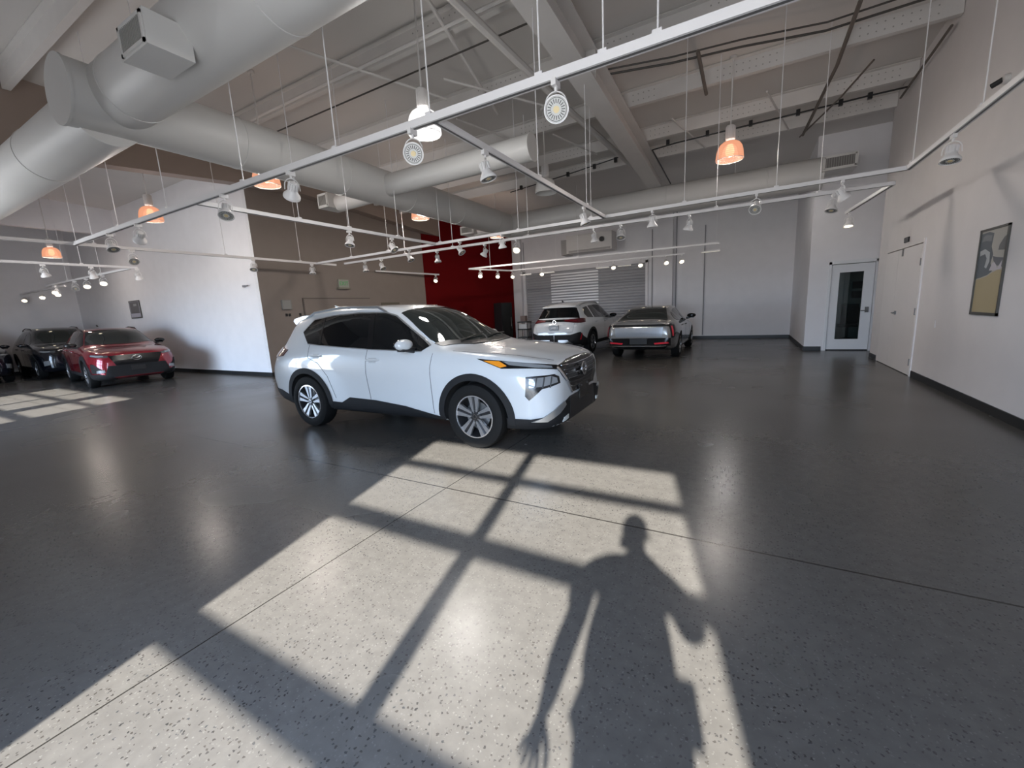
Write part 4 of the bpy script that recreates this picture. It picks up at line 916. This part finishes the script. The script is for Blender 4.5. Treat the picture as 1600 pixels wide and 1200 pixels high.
for k, (z, w_) in enumerate(((.885, .52), (.835, .50), (.785, .46), (.735, .42), (.685, .38), (.635, .34))):
    c.line('grille_bar', [(.9,-w_,z+.012),(.92,-.16,z),(.92,.16,z),(.9,w_,z+.012)], (1, 0, .1), CHROME if k == 0 else mat('dark_chrome', (.20, .20, .21), .2, metal=.9), .007, .018, .012, gr)
for sg in (1, -1): c.line('grille_surround', [(.86,sg*.60,.885),(.88,sg*.54,.80),(.90,sg*.36,.585)], (1, 0, .1), CHROME, .022, .02, .02, gr)
h = c.hit((.9, 0, .80), (1, 0, 0)).x+.03
h += .012; E_ = MB().lathe([(.064, 0), (.080, 0), (.080, .014), (.064, .014)], 32, Matrix.Translation((h-.005, 0, .80)) @ Matrix.Rotation(PI/2, 4, 'Y'), cap=False); E_.span((h-.005, -.095, .788), (h+.012, .095, .812)); E_.build('emblem', CHROME, gr)
c.patch('front_intake', [(.92,.40,.55),(.92,-.40,.55),(.9,-.44,.28),(.9,.44,.28)], (1, 0, 0), BLKPL, .010, .02)
MB().span((h-.015, -.16, .47), (h+.002, .16, .64)).build('plate_bracket', BLKGL, c.root, False)
for s_ in (-1, 1): MB().lathe([(0, 0), (.008, 0), (.008, .004), (0, .004)], 10, Matrix.Translation((h+.002, s_*.10, .615)) @ Matrix.Rotation(PI/2, 4, 'Y')).build('plate_screw', CHROME, c.root)
for ax in (0, -2.82):
    for sg in (1, -1): wheel(c, ax, .366, sg, .366, .23, .245, 'double', ALLOY, .925)
MB().prism([(-3.12, 1.66), (-2.98, 1.665), (-3.16, 1.72)], lambda a, b, d: (a, d, b), -.015, .015).build('roof_antenna', WPAINT, c.root, False)

# ---- generic finishing for the parked SUVs
def std_suv(c, paint, front=True, mirror=None, wheels=5, bright=ALLOY, clad=BLKTR, G=None, archr=(.415, .49)):
    mirror = mirror or paint
    G = G or [(-3.15,1.28),(-3.0,1.47),(-2.5,1.53),(-1.9,1.55),(-1.45,1.535),(-1.25,1.48),(-.68,1.14),(-.72,1.09),(-1.55,1.11),(-2.52,1.14),(-3.05,1.16)]
    for sg in (1, -1):
        g = c.patch('side_windows', [(x, sg*.8, z) for x, z in G], (0, sg, 0), GLASS, .006, .01)
        c.patch('window_pillar', [(-1.60, sg*.8, 1.11), (-1.48, sg*.8, 1.11), (-1.60, sg*.8, 1.54), (-1.70, sg*.8, 1.54)], (0, sg, 0), BLKGL, .009, .01, g)
        c.patch('window_pillar', [(-2.60, sg*.8, 1.13), (-2.52, sg*.8, 1.13), (-2.62, sg*.8, 1.52), (-2.70, sg*.8, 1.52)], (0, sg, 0), paint, .009, .01, g)
        for ax in (0, -2.82): c.patch('wheel_arch_cladding', arcs(ax, .36, archr[0], archr[1], sg*.9, -8, 188), (0, sg, 0), clad, .012, .03)
        c.patch('sill_cladding', [(-2.36,sg*.9,.40),(-.46,sg*.9,.40),(-.44,sg*.9,.26),(-2.40,sg*.9,.26)], (0, sg, 0), clad, .012, .03)
        c.line('door_gap', [(-.56,sg*.9,1.06),(-.58,sg*.9,.41)], (0, sg, 0), SEAM); c.line('door_gap', [(-1.58,sg*.9,1.10),(-1.58,sg*.9,.41)], (0, sg, 0), SEAM)
        handle(c, -1.46, .98, sg, paint); handle(c, -2.42, 1.0, sg, paint)
        side_mirror(c, (-.84, .90, 1.12), sg, mirror)
        rp = [c.hit((x, sg*yy, 1.5), (0, 0, 1))+Vector((0, 0, dz)) for x, yy, dz in ((-1.45, .60, -.01), (-1.6, .60, .04), (-2.3, .60, .05), (-2.9, .58, .04), (-3.1, .57, -.01))]; MB().tube(rp, .017, 8).build('roof_rail', BLKPL if paint is not WPAINT else SATIN, c.root)
    c.patch('windshield', [(-.32,0,1.13),(-.38,.4,1.12),(-.64,.735,1.10),(-1.22,.575,1.545),(-1.17,.3,1.59),(-1.13,0,1.60),(-1.17,-.3,1.59),(-1.22,-.575,1.545),(-.64,-.735,1.10),(-.38,-.4,1.12)], (1, 0, 1), WGLASS, .005, .01)
    for ax in (0, -2.82):
        for sg in (1, -1): wheel(c, ax, .362, sg, .362, .23, .235, wheels, bright, .92)
    MB().prism([(-3.12, 1.66), (-2.98, 1.665), (-3.16, 1.73)], lambda a, b, d: (a, d, b), -.015, .015).build('roof_antenna', BLKPL, c.root, False)

# ---- white SUV seen from behind
c = Car('suv', 'white SUV at the back, tail to the viewer, next to the grey sedan', (-5.12, 15.9, 0), math.radians(88.5), SUVK, WPAINT, (.93, -3.87))
std_suv(c, WPAINT, mirror=BLKGL)
rg_ = c.patch('rear_glass', [(-3.45,-.57,1.50),(-3.45,.57,1.50),(-3.56,.66,1.34),(-3.66,.73,1.18),(-3.66,-.73,1.18),(-3.56,-.66,1.34)], (-1, 0, .2), GLASS, .008, .012)
MB().prism([(-2.9,1.61),(-3.2,1.60),(-3.42,1.565),(-3.45,1.53),(-3.36,1.50),(-3.0,1.52)], lambda a, b, d: (a, d, b-abs(d)*.05), -.57, .57).build('roof_spoiler', WPAINT, c.root, False)
lb = c.patch('light_bar', [(-3.80,-.72,1.02),(-3.80,-.74,1.13),(-3.80,0,1.13),(-3.80,.74,1.13),(-3.80,.72,1.02),(-3.82,.3,1.06),(-3.82,-.3,1.06)], (-1, 0, 0), BLKGL, .010, .02)
for sg in (1, -1):
    c.patch('tail_lamp', [(-3.36,sg*.88,1.14),(-3.38,sg*.88,1.02),(-3.62,sg*.8,1.01),(-3.78,sg*.66,1.02),(-3.82,sg*.36,1.06),(-3.82,sg*.36,1.12),(-3.78,sg*.66,1.14),(-3.62,sg*.8,1.15)], (-.85, sg*.5, 0), REDL, .016, .02)
    c.line('lamp_strip', [(-3.80,sg*.70,1.075),(-3.83,sg*.34,1.09)], (-1, 0, 0), mat('dull_red_strip', (.14,.01,.015), .2), .018, .024, .01, lb)
    c.patch('reflector', [(-3.66,sg*.76,.50),(-3.62,sg*.79,.50),(-3.58,sg*.81,.70),(-3.61,sg*.80,.70)], (-.7, sg*.7, 0), REDR, .02, .02)
    c.patch('rear_bumper_cladding', [(-3.22,sg*.9,.48),(-3.5,sg*.85,.60),(-3.64,sg*.78,.74),(-3.72,sg*.70,.72),(-3.8,sg*.5,.66),(-3.86,sg*.0,.66),(-3.86,sg*.0,.30),(-3.4,sg*.85,.24),(-3.2,sg*.9,.24)], (-.8, sg*.6, 0), BLKTR, .010, .03)
    c.patch('skid_plate', [(-3.84,sg*.15,.50),(-3.80,sg*.45,.50),(-3.74,sg*.60,.40),(-3.74,sg*.60,.34),(-3.80,sg*.4,.42),(-3.84,sg*.15,.42)], (-1, 0, 0), SATIN, .02, .02)
c.line('hatch_gap', [(-3.8,-.66,1.0),(-3.84,-.62,.74),(-3.84,.62,.74),(-3.8,.66,1.0)], (-1, 0, 0), SEAM, .008)
h = c.hit((-3.9, 0, .88), (-1, 0, 0)).x
pl = MB().span((h-.035, -.16, .80), (h-.005, .16, .955)).build('number_plate', BLKGL, c.root, False)
MB().span((h-.038, -.075, .85), (h-.034, .075, .905)).build('plate_print', mat('plate_print_white', (.6, .6, .62), .5), pl, False)
for s_ in (-1, 1): MB().span((h-.038, s_*.125-.012, .85), (h-.034, s_*.125+.012, .905)).build('plate_print', mat('plate_print_white', (.6, .6, .62), .5), pl, False)
h2 = c.hit((-3.9, 0, 1.05), (-1, 0, 0)).x-.02
T = Matrix.Translation((h2, 0, 1.055)) @ Matrix.Rotation(-PI/2, 4, 'Y')
E_ = MB().lathe([(.052, 0), (.062, 0), (.062, .012), (.052, .012)], 32, T, cap=False)
for (a, b) in (((-.045, .03), (-.02, .0)), ((-.02, 0), (0, .035)), ((0, .035), (.02, 0)), ((.02, 0), (.045, .03)), ((-.045, .0), (-.025, -.045)), ((-.025, -.045), (0, -.01)), ((0, -.01), (.025, -.045)), ((.025, -.045), (.045, .0))):
    E_.tube([(h2-.008, a[0], 1.055+a[1]), (h2-.008, b[0], 1.055+b[1])], .004, 5)
E_.build('emblem', CHROME, c.root)

# ---- red SUV, front to the viewer
RP = mat('metallic_red_paint', (.22, .003, .014), .25, metal=.35, coat=1)
c = Car('suv', 'red SUV in the side showroom facing right in front of the bright wall', (-15.35, 4.88, 0), math.radians(-7), modK(SUVK, sz=.965, sy=1.02), RP, (.93, -3.87))
std_suv(c, RP, mirror=BLKGL, wheels=10, archr=(.415, .53))
gr = c.patch('grille', [(.88,.56,.86),(.92,0,.87),(.88,-.56,.86),(.90,-.44,.60),(.92,0,.56),(.90,.44,.60)], (1, 0, .1), BLKGL, .008, .02)
c.patch('front_intake', [(.90,.60,.60),(.90,-.60,.60),(.90,-.70,.30),(.90,.70,.30)], (1, 0, 0), BLKTR, .010, .02)
for sg in (1, -1):
    hl = c.patch('headlamp', [(.55,sg*.85,.86),(.50,sg*.86,.92),(.78,sg*.74,.90),(.87,sg*.54,.87),(.87,sg*.54,.81),(.78,sg*.74,.83)], (.7, sg*.7, .1), LAMPD, .008, .012)
    c.patch('lamp_lens', [(.60,sg*.84,.87),(.58,sg*.84,.905),(.76,sg*.76,.885),(.84,sg*.62,.87),(.84,sg*.62,.84),(.76,sg*.76,.845)], (.7, sg*.7, .1), LENSC, .014, .01, hl)
    c.patch('corner_vent', [(.60,sg*.84,.68),(.56,sg*.86,.42),(.80,sg*.72,.42),(.86,sg*.62,.48),(.72,sg*.80,.66)], (.7, sg*.7, 0), BLKTR, .010, .02)
    c.patch('fog_trim', [(.76,sg*.76,.50),(.86,sg*.62,.51),(.86,sg*.62,.44),(.74,sg*.77,.42)], (.7, sg*.7, 0), mat('grey_lens', (.25,.27,.29), .2, coat=1), .018, .02)
    c.patch('bumper_cladding', [(.40,sg*.9,.40),(.80,sg*.72,.40),(.90,sg*.5,.34),(.90,sg*.5,.24),(.4,sg*.88,.22)], (.7, sg*.7, 0), BLKTR, .010, .03)
h = c.hit((.9, 0, .76), (1, 0, 0)).x+.02
E_ = MB().tube([(h+.005, .10*math.cos(a), .77+.06*math.sin(a)) for a in [2*PI*k/28 for k in range(28)]], .009, 6, closed=True)
E_.tube([(h+.008, -.085, .80), (h+.012, -.03, .775), (h+.014, 0, .755), (h+.012, .03, .775), (h+.008, .085, .80)], .008, 6); E_.build('emblem', CHROME, gr)
MB().span((h-.01, -.15, .44), (h+.008, .15, .56)).build('plate_bracket', BLKPL, c.root, False)
c.patch('hood_vent', [(-.05,-.62,1.03),(.12,-.55,1.03),(.10,-.42,1.03),(-.08,-.48,1.03)], (0, 0, 1), BLKPL, .004, .004)

# ---- black SUV behind the red one, and another at the left edge
BPNT = mat('black_car_paint', (.005, .006, .010), .15, coat=.4)
for (lc, rz_, lbl) in (((-20.95, 5.15, 0), -3, 'black SUV half hidden behind the red SUV'), ((-21.75, 2.9, 0), -3, 'black SUV cut off by the left edge of the photo')):
    c = Car('suv', lbl, lc, math.radians(rz_), modK(SUVK, sz=1.05, sy=1.03), BPNT, (.93, -3.87))
    std_suv(c, BPNT, wheels=7, bright=SATIN, G=[(-3.25,1.25),(-3.15,1.5),(-2.5,1.6),(-1.9,1.62),(-1.45,1.6),(-1.25,1.54),(-.68,1.2),(-.72,1.14),(-1.55,1.16),(-2.52,1.18),(-3.2,1.19)])
    gr = c.patch('grille', [(.88,.50,.92),(.92,0,.94),(.88,-.50,.92),(.90,-.44,.60),(.92,0,.58),(.90,.44,.60)], (1, 0, .1), BLKGL, .008, .02)
    for z in (.68, .76, .84): c.line('grille_bar', [(.9,-.42,z),(.92,0,z),(.9,.42,z)], (1, 0, .1), SATIN, .014, .02, .012, gr)
    for sg in (1, -1):
        hl = c.patch('headlamp', [(.55,sg*.87,.92),(.52,sg*.88,.99),(.78,sg*.76,.97),(.87,sg*.54,.95),(.87,sg*.54,.90),(.78,sg*.76,.89)], (.7, sg*.7, .1), LAMPD, .008, .012)
        c.patch('lamp_lens', [(.62,sg*.85,.93),(.60,sg*.85,.97),(.76,sg*.78,.95),(.84,sg*.64,.945),(.84,sg*.64,.915),(.76,sg*.78,.91)], (.7, sg*.7, .1), LENSC, .014, .01, hl)
        c.patch('fog_trim', [(.72,sg*.80,.62),(.84,sg*.66,.64),(.84,sg*.66,.50),(.70,sg*.80,.46)], (.7, sg*.7, 0), LENSC, .012, .02)

# ---- silver grey sedan seen from behind
SEDK = dict(
 zt=[(.88,.62),(.84,.74),(.6,.83),(.2,.91),(-.35,.99),(-.55,1.07),(-1.25,1.37),(-1.6,1.42),(-2.0,1.43),(-2.5,1.39),(-3.0,1.26),(-3.45,1.08),(-3.62,1.045),(-3.80,1.03),(-3.84,.98),(-3.87,.75)],
 zr=[(.88,.60),(.84,.72),(.6,.80),(.2,.88),(-.35,.955),(-.7,1.05),(-1.3,1.32),(-1.6,1.36),(-2.0,1.37),(-2.5,1.33),(-3.0,1.20),(-3.45,1.03),(-3.62,1.01),(-3.80,1.0),(-3.84,.95),(-3.87,.73)],
 wr=[(.88,.40),(.6,.55),(0,.62),(-.6,.66),(-1.3,.57),(-2.2,.57),(-2.8,.56),(-3.3,.60),(-3.6,.62),(-3.87,.56)],
 zbt=[(.88,.56),(.7,.74),(.3,.83),(-.5,.91),(-1.5,.94),(-2.6,.97),(-3.2,.99),(-3.6,.97),(-3.8,.93),(-3.87,.70)],
 wb=[(.88,.55),(.7,.74),(.4,.80),(0,.82),(-.6,.835),(-2,.85),(-3,.86),(-3.5,.83),(-3.78,.76),(-3.87,.70)],
 wm=[(.88,.62),(.75,.80),(.5,.88),(.2,.905),(0,.91),(-2,.905),(-2.8,.925),(-3.3,.915),(-3.65,.87),(-3.82,.79),(-3.87,.74)],
 zm=[(.88,.48),(.4,.66),(-1,.74),(-2.8,.80),(-3.5,.80),(-3.87,.66)],
 ws=[(.88,.6),(.6,.80),(.3,.85),(0,.86),(-2.8,.87),(-3.5,.83),(-3.87,.72)],
 zb=[(.88,.24),(.5,.18),(-.5,.19),(-2.4,.19),(-3.3,.24),(-3.87,.38)])
SPT = mat('silver_grey_car_paint', (.27, .265, .26), .26, metal=.6, coat=1)
c = Car('sedan', 'silver grey sedan parked at the back with its tail to the viewer', (-2.42, 15.0, 0), math.radians(90), SEDK, SPT, (.88, -3.87), arch=((0, .34, .385), (-2.82, .34, .385)))
for sg in (1, -1):
    g = c.patch('side_windows', [(-3.05,sg*.8,1.06),(-2.75,sg*.8,1.21),(-2.3,sg*.8,1.31),(-1.9,sg*.8,1.335),(-1.45,sg*.8,1.32),(-1.25,sg*.8,1.27),(-.72,sg*.8,1.0),(-.75,sg*.8,.95),(-1.6,sg*.8,.97),(-2.95,sg*.8,1.01)], (0, sg, 0), GLASS, .006, .01)
    c.patch('window_pillar', [(-1.66,sg*.8,.97),(-1.56,sg*.8,.97),(-1.68,sg*.8,1.33),(-1.76,sg*.8,1.33)], (0, sg, 0), BLKGL, .009, .01, g)
    c.patch('window_pillar', [(-2.62,sg*.8,1.0),(-2.54,sg*.8,1.0),(-2.60,sg*.8,1.25),(-2.68,sg*.8,1.23)], (0, sg, 0), SPT, .009, .01, g)
    c.line('door_gap', [(-.60,sg*.9,.95),(-.62,sg*.9,.3)], (0, sg, 0), SEAM); c.line('door_gap', [(-1.62,sg*.9,.96),(-1.62,sg*.9,.3)], (0, sg, 0), SEAM)
    handle(c, -1.5, .84, sg, SPT); handle(c, -2.42, .86, sg, SPT); side_mirror(c, (-.90, .90, 1.02), sg, BLKGL)
    c.patch('sill_trim', [(-2.4,sg*.9,.27),(-.45,sg*.9,.27),(-.45,sg*.9,.21),(-2.4,sg*.9,.21)], (0, sg, 0), BLKTR, .012, .03)
    tl = c.patch('tail_lamp', [(-3.62,sg*.86,.93),(-3.60,sg*.87,.80),(-3.62,sg*.87,.60),(-3.76,sg*.80,.60),(-3.80,sg*.77,.80),(-3.80,sg*.74,.93)], (-.7, sg*.7, 0), BLKGL, .010, .02)
    c.patch('lamp_strip', [(-3.72,sg*.83,.90),(-3.70,sg*.85,.64),(-3.74,sg*.82,.64),(-3.77,sg*.79,.90)], (-.7, sg*.7, 0), REDR, .018, .02, tl)
    c.patch('reflector', [(-3.86,sg*.40,.475),(-3.80,sg*.74,.50),(-3.80,sg*.76,.46),(-3.86,sg*.42,.435)], (-1, 0, 0), REDR, .022, .02)
for ax in (0, -2.82):
    for sg in (1, -1): wheel(c, ax, .345, sg, .345, .22, .235, 6, SATIN, .915)
c.patch('windshield', [(-.45,0,1.0),(-.75,.66,1.0),(-1.25,.54,1.31),(-1.2,0,1.36),(-1.25,-.54,1.31),(-.75,-.66,1.0)], (1, 0, 1), WGLASS, .005, .01)
c.patch('rear_glass', [(-2.48,-.48,1.345),(-2.45,0,1.37),(-2.48,.48,1.345),(-3.0,.58,1.18),(-3.42,.66,1.045),(-3.45,0,1.07),(-3.42,-.66,1.045),(-3.0,-.58,1.18)], (-1, 0, 1), WGLASS, .006, .012)
c.patch('light_bar', [(-3.84,-.80,.955),(-3.84,.80,.955),(-3.84,.80,.90),(-3.84,-.80,.90)], (-1, 0, 0), BLKGL, .010, .02)
c.patch('trunk_panel', [(-3.86,-.62,.87),(-3.86,.62,.87),(-3.86,.60,.64),(-3.86,-.60,.64)], (-1, 0, 0), mat('bright_silver_paint', (.42, .45, .50), .25, metal=.7, coat=1), .008, .02)
rb = c.patch('rear_bumper', [(-3.86,-.80,.60),(-3.86,-.2,.60),(-3.86,.2,.60),(-3.86,.80,.60),(-3.80,.78,.40),(-3.80,-.78,.40)], (-1, 0, 0), BLKGL, .012, .03)
c.patch('number_plate_recess', [(-3.86,-.22,.59),(-3.86,.22,.59),(-3.86,.22,.44),(-3.86,-.22,.44)], (-1, 0, 0), BLKPL, .018, .02, rb)
for sg in (1, -1): c.line('bumper_trim', [(-3.84,sg*.16,.395),(-3.80,sg*.70,.395)], (-1, 0, 0), CHROME, .022, .024, .02, rb)
c.patch('diffuser', [(-3.80,-.72,.375),(-3.84,0,.38),(-3.80,.72,.375),(-3.7,.6,.27),(-3.7,-.6,.27)], (-1, 0, -.2), BLKTR, .012, .03)

# ------------------------------------------------------------------ the photographer, standing behind the camera, whose shadow falls on the floor
SKIN = mat('skin', (.45, .29, .21), .5); HAIR = mat('dark_hair', (.03, .022, .018), .6); SHIRT = mat('grey_shirt_cloth', (.16, .17, .19), .8, bump=.3, bscale=200)
TROU = mat('dark_trouser_cloth', (.05, .055, .07), .8, bump=.3, bscale=200); SHOE = mat('shoe_leather', (.05, .045, .04), .5)
def skinned(name, nodes, edges, m, parent, sub=2, root=0):
    me = bpy.data.meshes.new(name); me.from_pydata([n[0] for n in nodes], edges, []); me.materials.append(m)
    o = bpy.data.objects.new(name, me); COL.objects.link(o)
    sk = o.modifiers.new('skin', 'SKIN'); sk.use_smooth_shade = True; sk.branch_smoothing = .3
    if not me.skin_vertices:
        bpy.context.view_layer.objects.active = o
    for i, n in enumerate(nodes):
        sv = me.skin_vertices[0].data[i]; r = n[1]; sv.radius = (r, r) if not isinstance(r, tuple) else r; sv.use_root = (i == root)
    sb = o.modifiers.new('sub', 'SUBSURF'); sb.levels = sub; sb.render_levels = sub
    dg = bpy.context.evaluated_depsgraph_get(); m2 = bpy.data.meshes.new_from_object(o.evaluated_get(dg)); o.modifiers.clear(); o.data = m2; m2.name = name
    m2.polygons.foreach_set('use_smooth', [True]*len(m2.polygons)); o.parent = parent; return o
pr = thing('person', 'person standing at the window and holding up a phone, seen only as a shadow on the floor', 'person', (0, 0, 0))
pr['label'] = 'person holding up a phone at the window, seen as the shadow on the floor'
Y = -.26
N_ = [((.07,Y,.98),(.15,.11)), ((.07,Y,1.12),(.135,.10)), ((.075,Y,1.27),(.155,.11)), ((.08,Y,1.42),(.14,.10)), ((.09,Y,1.52),.062), ((.10,Y+.01,1.58),.058),
      # arms: left hanging, right raised
      ((-.09,Y,1.44),.068), ((-.155,Y,1.38),.066), ((-.195,Y,1.16),.058), ((-.215,Y+.02,1.10),.056), ((-.25,Y+.05,.97),.052), ((-.268,Y+.07,.85),.034), ((-.285,Y+.08,.79),(.030,.018)),
      ((.25,Y,1.42),.068), ((.31,Y+.01,1.34),.070), ((.345,Y+.07,1.20),.066), ((.315,Y+.13,1.22),.056), ((.22,Y+.17,1.32),.048), ((.115,Y+.205,1.42),.026), ((.08,Y+.215,1.455),(.030,.018)),
      # legs
      ((-.02,Y,.90),.095), ((-.03,Y,.70),.082), ((-.035,Y+.01,.50),.058), ((-.04,Y-.01,.34),.056), ((-.045,Y-.02,.10),.036), ((-.05,Y-.01,.05),.036), ((-.06,Y+.13,.035),.032),
      ((.16,Y,.90),.095), ((.17,Y,.70),.082), ((.175,Y+.01,.50),.058), ((.18,Y-.01,.34),.056), ((.185,Y-.02,.10),.036), ((.19,Y-.01,.05),.036), ((.20,Y+.13,.035),.032)]
E2 = [(0,1),(1,2),(2,3),(3,4),(4,5),(3,6),(6,7),(7,8),(8,9),(9,10),(10,11),(11,12),(3,13),(13,14),(14,15),(15,16),(16,17),(17,18),(18,19),(0,20),(20,21),(21,22),(22,23),(23,24),(24,25),(25,26),(0,27),(27,28),(28,29),(29,30),(30,31),(31,32),(32,33)]
body = skinned('body', N_, E2, SKIN, pr)
# head with jaw, nose and ears joined in one mesh with the body
hb = MB(); hc = Vector((.10, Y+.02, 1.69)); prof_n = 20; vs = []; fs = []
for i in range(17):
    a = -PI/2+PI*i/16; z = math.sin(a)*.125; r = max(1e-4, math.cos(a))
    for k in range(24):
        b = 2*PI*k/24; cx, cy = math.cos(b), math.sin(b); w_ = .074 if z > -.02 else .074*(1-.35*((-z-.02)/.105)**1.4); d_ = .095
        px_, py_ = cx*r*w_, cy*r*d_*(1.0 if cy > 0 or z > -.03 else .86)
        if cy > .9 and -.04 < z < .01: py_ += .018
        if cy > .8 and .01 <= z < .035 and abs(cx) > .2: py_ -= .008
        vs.append((hc.x+px_, hc.y+py_, hc.z+z))
for i in range(16):
    for k in range(24): fs.append((i*24+k, i*24+(k+1) % 24, (i+1)*24+(k+1) % 24, (i+1)*24+k))
hb.add(vs, fs)
for s_ in (-1, 1): ellipsoid(hb, (hc.x+s_*.077, hc.y-.005, hc.z-.01), (.012, .02, .032))
head = hb.build('head', SKIN, pr)
for s_ in (-1, 1):
    e_ = MB(); ellipsoid(e_, (hc.x+s_*.032, hc.y+.083, hc.z+.012), (.013, .010, .008)); e_.build('eye', mat('eye_white', (.7, .7, .68), .2), head)
e_ = MB(); ellipsoid(e_, (hc.x, hc.y+.082, hc.z-.065), (.026, .008, .007)); e_.build('mouth', mat('lips', (.40, .18, .15), .5), head)
hr = MB(); ellipsoid(hr, (hc.x, hc.y-.012, hc.z+.03), (.083, .098, .108)); hr.build('hair', HAIR, head)
# hands: five separate fingers
def hand(name, wr, palm_end, side, spread, curl):
    wr = Vector(wr); pe = Vector(palm_end); ax = (pe-wr).normalized(); wd = Vector(side).normalized(); th = ax.cross(wd).normalized()
    nodes = [(tuple(wr), (.024, .017)), (tuple(wr+ax*.04), (.036, .015)), (tuple(pe), (.038, .014))]; edges = [(0, 1), (1, 2)]
    for i, (o_, L) in enumerate(((-.030, .068), (-.010, .078), (.011, .072), (.030, .056))):
        b = len(nodes); p = pe+wd*o_; d_ = (ax+wd*o_*spread).normalized()
        nodes.append((tuple(p+d_*.012), .0095)); nodes.append((tuple(p+d_*L*.5+th*curl*.4), .0088)); d2 = (d_+th*curl*8).normalized()
        nodes.append((tuple(p+d_*L*.5+th*curl*.4+d2*L*.5), .0075)); edges += [(2, b), (b, b+1), (b+1, b+2)]
    b = len(nodes); d_ = (ax*.7-wd*.75).normalized(); p = wr+ax*.03-wd*.02
    nodes += [(tuple(p+d_*.03), .0125), (tuple(p+d_*.055+ax*.012), .0105), (tuple(p+d_*.065+ax*.038), .009)]; edges += [(1, b), (b, b+1), (b+1, b+2)]
    return skinned(name, nodes, edges, SKIN, body, 2)
hand('left_hand', (-.283, Y+.078, .815), (-.297, Y+.09, .735), (-1, .25, .05), 6, .012)
hand('right_hand', (.085, Y+.21, 1.445), (.045, Y+.222, 1.475), (0, -.25, 1), 2, .02)
sh = skinned('shirt', [((.06,Y,.95),(.225,.14)), ((.06,Y,1.05),(.215,.13)), ((.065,Y,1.2),(.205,.13)), ((.075,Y,1.34),(.205,.125)), ((.08,Y,1.44),(.15,.11)), ((.09,Y,1.50),.075),
     ((-.10,Y,1.43),.08), ((-.175,Y,1.36),.074), ((-.20,Y,1.20),.070), ((.26,Y,1.43),.08), ((.32,Y+.01,1.34),.072), ((.352,Y+.06,1.22),.078)],
     [(0,1),(1,2),(2,3),(3,4),(4,5),(4,6),(6,7),(7,8),(4,9),(9,10),(10,11)], SHIRT, pr)
tr = skinned('trousers', [((.07,Y,1.0),(.165,.125)), ((-.03,Y,.90),.118), ((-.035,Y,.70),.098), ((-.04,Y,.50),.08), ((-.045,Y-.01,.12),.062), ((.17,Y,.90),.118), ((.175,Y,.70),.098), ((.18,Y,.50),.08), ((.185,Y-.01,.12),.062)],
     [(0,1),(1,2),(2,3),(3,4),(0,5),(5,6),(6,7),(7,8)], TROU, pr)
pk = MB().box((.285, Y, 1.00), (.06, .05, .14)).build('pocket_flap', TROU, tr, False)
for s_, nm in ((-.055, 'shoe'), (.195, 'shoe')): e_ = MB(); ellipsoid(e_, (s_, Y+.05, .048), (.052, .145, .048)); e_.build(nm, SHOE, pr)
ph = thing('mobile_phone', 'phone held up in the right hand of the photographer', 'phone', (.03, -.035, 1.475))
MB().box((0, 0, 0), (.155, .008, .075)).build('phone_body', BLKGL, ph, False); MB().box((0, -.0045, 0), (.148, .001, .069)).build('screen', GLASS, ph, False)
